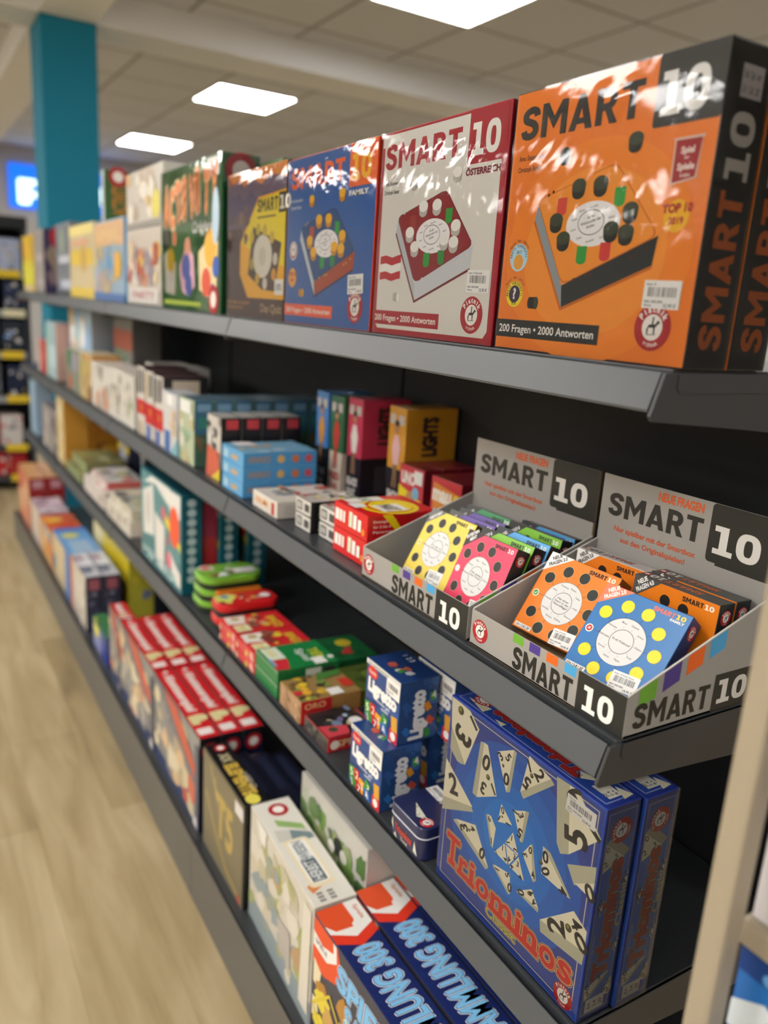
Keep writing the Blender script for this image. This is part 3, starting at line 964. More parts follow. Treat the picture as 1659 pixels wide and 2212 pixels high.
# ================================================================== SHELF TWO: counter displays with card boxes
GREY, GREEN, PURP, ORNG, BLUE, BLACK = '#a09d98', '#6fae3a', '#4c3a8e', '#ee6a22', '#4aa6dc', '#2a2b29'
def tray(label, x0, x1, y0, y1, z0):
    W, D, HF, HB, HH = x1 - x0, y1 - y0, .045, .117, .205
    t = empty('counter_display', ((x0 + x1) / 2, y0, z0), label, 'display tray', 'cardboard counter displays of card boxes')
    th = .0016
    board = ink(GREY, .45)
    kraft = ink('#7d776f', .6)
    a, b = -W / 2, W / 2
    MB().box(a, b, 0, D, .0003, .0025, ink('#8d7a58', .7)).build('tray_floor', t)
    fw = MB().box(a, b, 0, th, .0003, HF, board).build('front_wall', t, bevel=.0004, seg=1)
    for sx in (a, b - th):
        sw = MB().prism([(th, .0003), (D, .0003), (D, HB), (th, HF)], 'x', sx, sx + th, board).build('side_wall', t)
        inner = sx == a
        o, u = ((b, 0, 0), (0, 1, 0)) if not inner else ((a + th, D, 0), (0, -1, 0))
        f = Face(sw, o, u, (0, 0, 1), D, HB, .0001)
        f.part = 'stripes'
        def band(p, q, col, lo):
            hh = lambda s_: (HF + (HB - HF) * s_) / HB
            P = [(p, hh(p) - lo), (q, hh(q) - lo), (q, hh(q) - .004), (p, hh(p) - .004)]
            if inner: P = [(1 - c, d) for c, d in P]
            f.p(P, col)
        for i, cc in enumerate((GREEN, PURP, ORNG, BLUE)):
            band(.08 + i * .165, .20 + i * .165, cc, .19 if not inner else .5)
        if not inner:
            f.part = 'side_lettering'
            f.z = 1
            f.heavy('SMART', .06, .06, .235, '#232421', w=.57)
            f.r(.66, .0, .999, .37, BLACK)
            f.z = 2
            f.heavy('10', .70, .07, .235, '#dcdad6', w=.24)
        f.done()
        MB().prism([(th, HF), (D, HB), (D, HB + .0012), (th, HF + .0012)], 'x', sx - .0002, sx + th + .0002, ink('#c9c6c0', .6)).build('cut_edge', sw)
    f = Face(t, (a, 0, 0), (1, 0, 0), (0, 0, 1), W, HF, .0001)
    f.part = 'front_lettering'
    f.z = 1
    f.heavy('SMART', .325, .08, .60, '#232421', w=.385)
    f.r(.735, .004, .999, .995, BLACK)
    f.z = 2
    f.heavy('10', .775, .12, .62, '#efeeea', w=.165)
    f.z = 1
    f.part = 'stripes'
    for i, cc in enumerate((GREEN, PURP, ORNG, BLUE)):
        f.r(.315 + i * .112, .76, .385 + i * .112, 1.0, cc)
    f.emblem(.075, .5, .058)
    f.done()
    hd = MB().box(a, b, D - th, D, .0003, HH, board)
    hd.box(b - .0026, b + .0003, D - th - .0002, D + .0006, .1, HH, ink('#6b5a45', .7))
    hd = hd.build('header_card', t)
    f = Face(hd, (a, D - th, .1), (1, 0, 0), (0, 0, 1), W, HH - .1, .0001)
    f.part = 'header_lettering'
    f.z = 1
    f.heavy('SMART', .055, .51, .285, '#2b2b29', w=.575)
    f.t('NEUE FRAGEN', .36, .855, .095, '#d9622f', w=.26, bold=.05)
    f.r(.665, .355, 1, .999, BLACK, rad=.02)
    f.r(.72, .33, 1, .999, BLACK)
    f.z = 2
    f.heavy('10', .695, .46, .31, '#dedcd8', w=.235)
    f.z = 1
    f.t('Nur spielbar mit der Smartbox', .36, .335, .062, '#c95e3a', w=.5, align='c', bold=.03)
    f.t('aus den Originalspielen!', .36, .215, .062, '#c95e3a', w=.4, align='c', bold=.03)
    f.done()
    return t
tray('grey cardboard counter display at the near end of the shelf, front lettered SMART 10', .0045, .2545, .0008, .2, S2)
tray('grey cardboard counter display beside the red and yellow boxes, front lettered SMART 10', -.268, -.0025, .0008, .2, S2)

def card_box(label, xc, y, tilt, yaw, roll, face, edge, corner, txt, txtcol, title, ten, peg, s_=.107, D=.026, sub=None, mark='ok', full=True, price=None, ctext=('Hat einen', 'Stern in der', 'Nationalflagge?'), back_lift=0.0, topcol=None):
    zz = S2 + .0028 + D * math.sin(math.radians(tilt)) + abs(roll) * .0009 + back_lift
    B = Box('card_box', label, 'card box', xc - s_ / 2, xc + s_ / 2, y, D, zz, s_, face, edge, topcol or edge, 'square question card boxes in the counter displays', rotz=yaw, tilt=tilt, roll=roll, bevel=.0008, step=.00006, coat=.1)
    f = B.face('f')
    f.z = 2
    f.p([(0, .75), (.335, 1), (.0, 1)], corner)
    f.part = 'corner_lettering'
    f.z = 3
    for i, l in enumerate(txt):
        q = .082 if (len(txt) > 1 and i == 0) else .02
        f.t(l, .166 - .6 * q, .874 + .8 * q, .045, txtcol, rot=37, bold=.04, align='c', w=(.125 if len(l) < 6 else .235) * (1 if full or len(txt) > 1 else .7))
    f.part = 'title_lettering'
    f.heavy('SMART', .59, .905, .052, title, w=.24)
    f.heavy('10', .845, .905, .052, ten, w=.1)
    if sub: f.t(sub, .80, .868, .026, '#f2f0ea', w=.15, bold=.04)
    # windows and the round question card
    f.part = 'cover_artwork'
    m_ = (.46, .47)
    if full:
        rd = random.Random(len(label))
        for i in range(10):
            a = math.radians(90 + 18 + 36 * i)
            u, v = m_[0] + .385 * math.cos(a), m_[1] + .385 * math.sin(a)
            f.z = 2
            f.line([(m_[0] + .25 * math.cos(a), m_[1] + .25 * math.sin(a)), (u, v)], .004, '#4a4038' if peg != '#f5dc1a' else '#26456e')
            f.z = 3
            if i == 2:
                f.d(u, v, .045, '#f0e6d2')
                f.z = 4
                if mark == 'ok':
                    f.d(u, v, .033, '#3f9a3a'); f.z = 5
                    f.line([(u - .016, v), (u - .004, v - .013), (u + .018, v + .014)], .007, '#f5f3ee')
                elif mark == 'no':
                    f.d(u, v, .033, '#c9272e'); f.z = 5
                    f.line([(u - .014, v - .014), (u + .014, v + .014)], .007, '#f5f3ee'); f.line([(u - .014, v + .014), (u + .014, v - .014)], .007, '#f5f3ee')
                else:
                    f.d(u, v, .033, face if mark == 'plain' else '#f4eef0')
                    f.z = 5; f.t('Ja', u, v - .01, .02, '#8a2a3a' if mark != 'plain' else '#5c5224', align='c')
            else:
                f.d(u, v, .071, '#d3b98a' if peg != '#f5dc1a' else '#e0c11c')
                f.z = 4
                f.d(u, v, .067, peg)
        f.z = 3
        f.d(m_[0], m_[1], .262, '#8a7a66' if peg != '#f5dc1a' else '#1c3a63', n=44)
        f.z = 4
        f.d(m_[0] + .002, m_[1] - .002, .257, '#dddcd9', n=44)
        f.z = 5
        f.ring(m_[0] + .005, m_[1], .13, .006, '#5a4a48')
        for i in range(10):
            a = math.radians(90 + 18 + 36 * i)
            f.line([(m_[0] + .145 * math.cos(a), m_[1] + .145 * math.sin(a)), (m_[0] + .165 * math.cos(a), m_[1] + .165 * math.sin(a))], .003, '#5a5654')
            f.t(('Guatemala', 'Indien', 'Venezuela', 'Australien', 'Finnland', 'S\u00fcdafrika', 'Kamerun', 'Israel', 'T\u00fcrkei', 'Panama')[i] if mark == 'ok' else
                ('Mauzi', 'Kleinstein', 'Megaquapex', 'Noctuh', 'Lapras', 'Digdri', 'Funki', 'Zapdos', 'Arktos', 'Quapsel')[i],
                m_[0] + .203 * math.cos(a), m_[1] + .203 * math.sin(a) - .007, .019, '#555150', align='c', rot=-6)
        for i, l in enumerate(ctext):
            f.t(l, m_[0] + .005, m_[1] + .03 - .036 * (i + (0 if len(ctext) > 1 else .9)) + (.0 if len(ctext) > 2 else -.01), .025, '#3a3736', align='c', w=min(.215, .018 * len(l)), rot=-4)
        f.z = 3
        f.r(.03, .02, .27, .07, '#f0eee8')
        f.z = 4
        f.t('12+ | 2-8 | 20\u2032', .05, .03, .028, '#2a2725', w=.2, bold=.03)
        if price:
            f.z = 6
            f.price(.56, -.0, .30, .19, price[0], price[1], rot=4, seed=price[2])
    else:
        f.z = 3
        for u, v in ((.40, .84), (.62, .82), (.2, .72)):
            f.d(u, v, .06, peg)
    g = B.face('r')
    g.part = 'side_lettering'
    g.emblem(.5, .86, .34)
    g.z = 2
    if txt and txtcol != '#f6f2ee' or len(txt) == 1:
        g.t(txt[0] + (txt[1] if len(txt) > 1 else ''), .66, .05, .3, '#b9b5b0', w=.55, rot=90, bold=.04)
    h = B.face('t')
    h.part = 'top_lettering'
    h.z = 2
    h.heavy('SMART', .72, .72, .44, title if title != '#1f1e1d' else '#c4622a' if edge != '#b9b7b4' else '#8f3038', w=.42, rot=180)
    h.heavy('10', .27, .72, .44, '#d9d7d2' if edge != '#b9b7b4' else '#3a3a3a', w=.16, rot=180)
    h.emblem(.055, .5, .045, fine=False)
    B.end()
    return B
DK = '#26282a'
card_box('blue card box with yellow dots leaning at the front right of the near display', .186, .0385, 37.5, 9, 2.5, '#2f75b5', '#1d3f73', '#ef7f5c', ('NEUE', 'FRAGEN 2.0'), '#f6f2ee', '#ef6f50', '#efd23c', '#f5dc1a', sub='FAMILY', mark='no', price=('Smart 10 Family Zusatz', '14,90 \u20ac', 21), ctext=('Ist ein Pok\u00e9mon?',), topcol='#24508c')
card_box('orange card box with white corner leaning at the front left of the near display', .0695, .0615, 34, 6, 1.5, '#ee8430', '#a85a22', '#f2f0ec', ('NEUE', 'FRAGEN 3.0'), '#2a2a28', '#1f1e1d', '#f4ead6', '#2a2e2b', price=('Smart 10 Zusatz', '14,90 \u20ac', 22))
card_box('orange card box with pale grey top standing behind the front left orange one', .074, .1475, 4, 4, 0, '#e37a1d', '#b9b7b4', '#e8e6e2', ('NEUE', 'FRAGEN 3.0'), '#2a2a28', '#1f1e1d', '#f4ead6', '#22221f', s_=.108, full=False, topcol='#c2bfbc')
card_box('orange card box with dark grey top, first of two behind the blue one', .187, .1295, 3, 2, 0, '#df7a17', DK, '#4a4a48', ('NEUE', 'FRAGEN 4.0'), '#e8e6e2', '#1f1e1d', '#f4ead6', '#22201c', s_=.112, full=False, topcol='#3f3e3c')
card_box('orange card box with dark grey top, last one against the near header card', .187, .157, 3, 2, 0, '#df7a17', DK, '#4a4a48', ('NEUE', 'FRAGEN 4.0'), '#e8e6e2', '#1f1e1d', '#f4ead6', '#22201c', s_=.112, full=False, topcol='#3f3e3c')
card_box('yellow card box leaning at the front left of the display beside the red boxes', -.1765, .048, 29, 2, .3, '#ecd04c', '#5c5020', '#6b6a66', ('HISTORY',), '#e9e6e0', '#1f1e1d', '#f2ead0', '#1f1e1b', s_=.105, mark='plain', price=('Smart 10 History', '13,90 \u20ac', 23), ctext=('15. oder 16.', 'Jahrhundert?'))
card_box('pink card box leaning at the front right of the display beside the red boxes', -.0595, .036, 23, -1, -1, '#e83f63', '#1b1a1b', '#37302f', ('ENTERTAIN-', 'MENT'), '#efece8', '#1f1e1d', '#f3e9e6', '#2d2a27', s_=.105, D=.0215, mark='ja', price=('Smart 10', '13,90 \u20ac', 24), ctext=('Wer spielt(e)', 'diese TV-Rolle?'))
for lab, xc, y, ti, fc, cn, tx, s2 in (('first purple card box behind the yellow one', -.172, .079, 28, '#6a4fa3', '#55534f', 'POP', .106), ('second purple card box behind the yellow one', -.176, .1015, 27, '#5d4698', '#3a3a39', 'POP', .106),
        ('dark green card box behind the two purple ones', -.186, .128, 24, '#2f8f55', '#333432', 'TUBE', .106)):
    card_box(lab, xc, y, ti, 1, 0, fc, '#1f1d22', cn, (tx,), '#e0ddd8', '#1f1e1d', '#f3e9e6', '#1d1b20', s_=s2, D=.0165, full=False)
for lab, xc, y, ti, fc, cn, tx in (('first lime green card box, right behind the pink one', -.061, .063, 22.5, '#86c63c', '#3a3b38', 'FOOD &'), ('sky blue card box behind the first lime green one', -.058, .0882, 22, '#55a7e0', '#33393e', 'TRAVEL'),
        ('second lime green card box, behind the first sky blue one', -.070, .1315, 15, '#7ebe35', '#2f302e', 'FOOD &'), ('sky blue card box at the back of the display beside the red boxes', -.069, .1622, 10, '#4796cf', '#2b3036', 'TRAVEL')):
    card_box(lab, xc, y, ti, 1, 0, fc, '#191a1c', cn, (tx,), '#e0ddd8', '#1f1e1d', '#f3f0e6', '#1d201b', s_=.106, D=.0162 if 'back of' in lab else .0205 if 'second' in lab else .022, full=False)

# ---- red and yellow boxes, card packs, blue stack, white boxes
def redyellow(z, label):
    return Box('card_game_box', label, 'game box', -.402, -.292, .02, .128, z, .0415, '#d8151c', '#c8141a', '#d8151c', 'red and yellow card game boxes', step=.00025).art(
        [('f', 'r', .05, .3, .16, .75, '#f1ede6'), ('f', 'r', .18, .3, .26, .75, '#f1ede6'), ('f', 'r', .29, .3, .35, .75, '#f1ede6'), ('f', 'r', .47, .25, .57, .85, '#dfe3c9'), ('f', 'r', .6, .25, .7, .8, '#f1ede6'), ('f', 'r', .74, .25, .83, .7, '#f1ede6'), ('f', 'd', .9, .3, .05, '#e8862c'),
         ('r', 't', 'Einsteigerspiel', .08, .7, .1, '#f1dcd4', .32), ('r', 't', 'f\u00fcr 2 bis 6', .08, .5, .1, '#f1dcd4', .25), ('r', 't', 'Personen', .08, .3, .1, '#f1dcd4', .3), ('r', 'p', [(.2, 1), (.34, 1), (.5, .35), (.4, .35)], '#f2d416'), ('r', 'r', .5, .2, .95, .5, '#2b2022'), ('r', 't', 'SKIP', .52, .25, .2, '#e8e4de', .38),
         ('t', 'd', .6, .5, .44, '#f2d416'), ('t', 'd', .6, .5, .36, '#d8151c'), ('t', 'd', .6, .52, .33, '#f2d416'), ('t', 'r', .02, .1, .26, .62, '#efe9df'), ('t', 't', 'UND', .04, .3, .14, '#2f7a3a', .2), ('t', 'r', .5, .28, .88, .66, '#efe9df'), ('t', 'h', 'SMART'[1:5], .52, .36, .2, '#2b2224', .34), ('t', 'r', .3, .04, .55, .22, '#f2f0ec')])
redyellow(S2 + .0005, 'red and yellow flat card game box, lower one of the two beside the display')
redyellow(S2 + .0425, 'red and yellow flat card game box, upper one of the two beside the display')

def bw_pack(x0, y0, z, label):
    return Box('card_pack', label, 'card pack', x0, x0 + .062, y0, .1, z, .028, '#d9d5cf', '#1d1c1d', '#c9bfb6', 'black and white card packs', step=.00025).art(
        [('f', 'r', .1, .2, .45, .8, '#3a3938'), ('f', 'r', .16, .3, .24, .7, '#d9d5cf'), ('f', 'r', .3, .3, .38, .7, '#d9d5cf'), ('f', 'r', .6, .25, .9, .75, '#4b4947'),
         ('r', 't', 'JOKER', .15, .3, .45, '#bdb9b5', .35), ('r', 'r', .6, .3, .85, .7, '#8d8a88'), ('t', 'b', 61, 18, ['#2a2828', '#b53a34', '#e5cf5a', '#efece6', '#4a7a4a', '#8a8684'], .05, .05, .95, .95, .06, .16)])
for i, (x0, y0) in enumerate(((-.583, .021), (-.478, .032))):
    for j in range(2):
        bw_pack(x0 + .03 * (i == 0), y0, S2 + .0005 + j * .0288, ('%s black and white card pack of the %s stack beside the red boxes' % (('lower', 'upper')[j], ('left', 'right')[i])))
for j in range(2):
    bw_pack(-.55 + .09 * j, .137, S2 + .0005, '%s black and white card pack lying flat behind the two stacks' % ('left', 'right')[j])
Box('card_game_box', 'white flat card game box with orange lettering, left of the black and white packs', 'game box', -.716, -.598, .004, .15, S2 + .0005, .032, '#dcd5cb', '#d2ccc4', '#d9d0c2', step=.00025).art(
    [('f', 't', 'HALMA', .12, .35, .4, '#e3923a', .55), ('f', 'r', .78, .1, .9, .85, '#b8473f'), ('t', 'b', 63, 16, ['#c96a4a', '#8a8f94', '#e3d0a0', '#b5443f', '#5a5654'], .08, .08, .92, .92, .06, .16), ('r', 'r', .1, .2, .4, .8, '#c5beb5')])
for j, nm in enumerate(('bottom', 'middle', 'top')):
    Box('card_game_box', '%s one of the three sky blue flat game boxes in a stack' % nm, 'game box', -.888 - .006 * j, -.768 - .004 * j, .002 + .002 * j, .165, S2 + .0005 + j * .0305, .03, '#5aa6d8', '#4d98cf', '#7db4d2', 'sky blue flat game boxes', step=.0003).art(
        [('f', 'r', .45, .3, .75, .6, '#c9a06a'), ('f', 'r', .1, .2, .3, .75, '#a9cde0'), ('r', 't', 'ANNO', .06, .3, .45, '#b98a4a', .3), ('r', 'd', .5, .5, .05, '#d9b46a'), ('r', 'd', .7, .5, .05, '#d0794a'), ('r', 'd', .88, .5, .05, '#d0586a'),
         ('t', 'b', 65, 12, ['#5aa6d8', '#d5c27a', '#86b9d6', '#c9a06a', '#b9d0de'], .05, .05, .95, .95, .06, .15), ('t', 'r', .05, .1, .4, .35, '#ece9ea')])

# tall two-tone party boxes at the back
def tall(label, x0, x1, y, D, H, top, low, fig, txt):
    B = Box('party_game_box', label, 'game box', x0, x1, y, D, S2 + .0005, H, top, top, top, 'tall two-tone party game boxes', step=.0003)
    f = B.face('f')
    f.r(0, 0, 1, .42, low)
    f.z = 2
    f.r(.08, .84, .4, .93, '#cfc6c0'); f.r(.58, .84, .9, .93, '#cfc6c0')
    f.p([(.36, .46), (.26, .62), (.38, .74), (.62, .74), (.76, .62), (.66, .46)], fig)
    f.d(.5, .8, .13, '#b5855f', .15)
    f.z = 3
    f.d(.5, .85, .14, '#3a2a24', .1)
    f.p([(.4, .46), (.36, .24), (.46, .24), (.5, .42), (.54, .24), (.64, .24), (.6, .46)], '#8c6a4e' if low != '#cdbfae' else '#b03a34')
    f.t(txt[0], .14, .13, .075, '#d9d3cc' if low != '#cdbfae' else '#a5332f', w=.72, bold=.06)
    f.t(txt[1], .14, .035, .06, '#d9d3cc' if low != '#cdbfae' else '#a5332f', w=.6, bold=.06)
    g = B.face('r')
    g.r(0, 0, 1, .42, low)
    g.z = 2
    g.t('LIGHTS', .6, .56, .26, '#43302e', w=.36, rot=90, bold=.08)
    g.r(.3, .06, .75, .34, '#3d3a44')
    B.end()
tall('tall blue-topped party box at the back of the shelf under the top one', -.868, -.812, .212, .11, .208, '#4a86c9', '#191b22', '#d99a3c', ('STAMM', 'TISCH'))
tall('tall green-topped party box with a beige lower half', -.806, -.748, .216, .11, .206, '#2f6a48', '#cdbfae', '#c9433a', ('RED', 'FLAG'))
tall('tall pink-topped party box with a white dress figure, between green and yellow ones', -.742, -.682, .224, .115, .209, '#c93a5a', '#1d1a26', '#e3dcd6', ('BLACK', 'OUT'))
tall('tall yellow-topped party box with a figure in a pink shirt', -.612, -.550, .245, .12, .209, '#d99b2c', '#201c20', '#e3b5b5', ('SHOW', 'STOP'))
# red card boxes beside them
for j in range(3):
    Box('card_game_box', ('first', 'second', 'third')[j] + ' red card box with white letters, in the row right of the yellow-topped box', 'game box', -.546, -.462, .235 + j * .041, .039, S2 + .0005, .108, '#c93a42', '#7d1f2a', '#8f2430', 'red card boxes with white letters', step=.0003).art(
        [('f', 't', 'UNO', .1, .68, .2, '#f1eae2', .55, 0, .06), ('f', 'p', [(0, 0), (1, 0), (1, .42), (0, .62)], '#e3cc2c'), ('f', 'd', .5, .4, .2, '#b98a5a'), ('f', 'd', .7, .55, .14, '#7fb0c9'), ('f', 'r', .62, .72, .95, .95, '#e9e6e0')] if j == 0 else [('f', 'r', .1, .6, .7, .8, '#e9e2da')])
Box('card_game_box', 'red and yellow box lettered mau mau, behind the left display', 'game box', -.437, -.345, .235, .11, S2 + .0005, .107, '#c9323a', '#7d1f2a', '#8f2430', step=.0003).art(
    [('f', 'p', [(.08, .9), (.95, .8), (.95, .1), (.1, .15)], '#d9893a'), ('f', 't', 'mau', .08, .6, .26, '#f4ecda', .6, 0, .06), ('f', 't', 'mau', .26, .22, .26, '#f4ecda', .66, 0, .06), ('f', 'd', .85, .72, .09, '#e3cc3a')])

# domino boxes with black sides
for j in range(4):
    Box('word_game_box', ('front', 'second', 'third', 'rearmost')[j] + ' white-fronted word game box with black side, behind the sky blue stack', 'game box', -1.015, -.925, .012 + j * .048, .046, S2 + .0005, .14, '#c9c4bd', '#1c1a1c', '#b9b5ae', 'black-sided word game boxes', step=.0004).art(
        [('f', 'b', 71, 12, ['#efece6', '#8a8784', '#3d3b3b', '#d9d5cf'], .05, .5, .95, .95, .08, .2), ('f', 'p', [(0, 0), (1, 0), (.9, .45), (.1, .5)], '#c9604a'), ('f', 'p', [(.4, 0), (1, 0), (1, .2)], '#d9c23a'),
         ('r', 'r', .25, .82, .85, .97, '#c9434a'), ('r', 'd', .5, .52, .3, '#b9b6b4'), ('r', 'p', [(.2, .3), (.5, .6), (.8, .3)], '#a9a6a4')])
# green and blue boxes in a row from front to back
for j in range(7):
    Box('puzzle_game_box', 'upright green and blue game box, %s in a row running to the back panel' % ('front one', 'second', 'third', 'fourth', 'fifth', 'sixth', 'rearmost')[j], 'game box', -1.20, -1.082, .003 + j * .049, .047, S2 + .0005, .157, '#b9c4a6', '#4a6a5a', '#5a7286', 'green and blue game boxes in a row', step=.0004).art(
        [('f', 'b', 73, 14, ['#d3cfa6', '#8fae8a', '#c9b98a', '#a9c4b9', '#e3e0d2'], .05, .05, .95, .75, .08, .2), ('f', 'r', .15, .78, .85, .97, '#e6e8e4'), ('r', 'r', .06, .5, .94, 1, '#44708f'), ('r', 'r', .15, .84, .85, .95, '#7fa6c4'), ('r', 'r', .2, .58, .8, .75, '#3f8a80'), ('r', 'b', 75, 6, ['#6a6a4a', '#54705a', '#7a6a4c'], .1, .05, .9, .45, .1, .3)])
far('word_game_box', 'white and blue flat-faced game box, left of the green and blue row', 'game box', -1.342, -1.215, .004, .06, S2, .155, '#d6d6d6', '#7d86a4', '#c9ccd0', None,
    [('f', 'r', .1, .0, .5, .35, '#4a6fb0'), ('f', 'p', [(.5, 0), (1, 0), (1, .3)], '#7fb3c0'), ('f', 'r', .3, .78, .7, .96, '#f0f0ee'), ('f', 'b', 77, 6, ['#d9c0a8', '#c9b89a'], .2, .4, .9, .7, .1, .2)])
for j in range(3):
    far('word_game_box', ('left', 'middle', 'right')[j] + ' one of three black and white game boxes with a red band', 'game box', -1.61 + j * .09, -1.525 + j * .09, .006, .12, S2, .192 - .004 * j, '#d8d3cb', '#2d292b', '#5a3f40', 'black and white game boxes with red bands',
        [('f', 'r', .08, .6, .3, .95, ('#2f2b2b', '#c9b07a', '#2f2b2b')[j]), ('f', 'r', .5, .62, .8, .95, '#383434'), ('f', 'r', 0, .22 if j else .3, 1, .52, '#c4242a'), ('f', 'r', .2, .0, .6, .2, ('#b9a58a', '#3a5fb4', '#3a5fb4')[j]), ('f', 'd', .6, .4, .12, '#d9802f'), ('r', 'r', .2, .5, .8, .95, '#c9b9a4')])
for j, (x0, x1, H) in enumerate(((-2.225, -1.935, .15), (-1.93, -1.765, .157), (-1.76, -1.64, .155))):
    far('puzzle_box', ('wide white puzzle box with a sketched picture', 'white puzzle box with a pale grey picture, middle one of three', 'narrow white puzzle box with green patches')[j] + ' on the second shelf', 'puzzle box', x0, x1, .004, .1, S2, H, '#ddd9d0', '#cfcbc3', '#dcd7cc', 'white puzzle boxes',
        [('f', 'b', 81 + j, 12, ['#b9b2a6', '#cfc6b6', '#9a948c', ('#c98a6a', '#8f8b86', '#9fae86')[j]], .1, .05, .9, .85, .06, .14)])
for j, (x0, x1, H) in enumerate(((-1.93, -1.79, .175), (-1.785, -1.65, .178))):
    far('puzzle_box', ('left', 'right')[j] + ' dark-edged white box lying behind the white puzzle boxes', 'puzzle box', x0, x1, .115, .12, S2, H, '#cfcac2', '#b9b4ac', '#d6d1c7', 'boxes behind the white puzzle boxes', [('t', 'r', 0, .0, 1, .12, '#3d3a38')])
far('game_box', 'small orange and yellow game box left of the white puzzle boxes', 'game box', -2.45, -2.235, .006, .1, S2, .165, '#cbb483', '#c9924a', '#d9c79a', 'far boxes on the second shelf', [('f', 'b', 85, 14, ['#b9b06a', '#d9a85a', '#c9c4a6', '#a9905a'], .05, .05, .95, .95, .07, .16), ('f', 'r', .8, .02, 1, .35, '#8f5a34')])
far('game_box', 'grey game box with a brick-red band, topmost behind the far boxes of the second shelf', 'game box', -2.44, -2.16, .13, .1, S2, .298, '#8a8a86', '#6d6a66', '#4d4a48', 'far boxes on the second shelf', [('f', 'r', 0, .62, 1, .86, '#a5563f'), ('f', 'b', 87, 10, ['#8fb0c4', '#7a9a6a', '#b9bdb9'], .05, .1, .95, .55, .1, .2)])
far('game_box', 'light blue and white game box standing high among the far second shelf boxes', 'game box', -2.93, -2.49, .06, .12, S2, .325, '#b3c9dc', '#8f9aa6', '#c9d6e3', 'far boxes on the second shelf', [('f', 'b', 89, 16, ['#8fb3d9', '#e3e6e8', '#d9b98a', '#a6c4cf'], .05, .3, .95, .95, .1, .2), ('f', 'r', 0, 0, .4, .3, '#5f7a56')])
far('game_box', 'tall pale blue game box near the far upright of the second shelf', 'game box', -3.2, -2.95, .006, .1, S2, .24, '#a9c6cc', '#c9a29a', '#b9d0d4', 'far boxes on the second shelf', [('f', 'r', 0, 0, .3, .9, '#9fc0b5'), ('f', 'r', .35, .2, .9, .6, '#b5d0d6')])
far('game_box', 'small red game box beside the tall pale blue one on the second shelf', 'game box', -3.46, -3.215, .006, .1, S2, .15, '#c25350', '#8f6a6a', '#c98a84', 'far boxes on the second shelf', [('f', 'r', 0, 0, .35, 1, '#c9a9a6'), ('f', 'r', .5, .4, .9, .6, '#d0605c')])
far('game_box', 'small grey-green game box in front of the light blue and white one', 'game box', -2.72, -2.46, .006, .05, S2, .16, '#8a9080', '#7a7f72', '#9aa08e', 'far boxes on the second shelf', [('f', 'd', .3, .2, .12, '#b5563c'), ('f', 'r', .5, .5, .9, .9, '#9a94a6'), ('f', 'r', .1, .6, .4, .95, '#4a7a5a')])

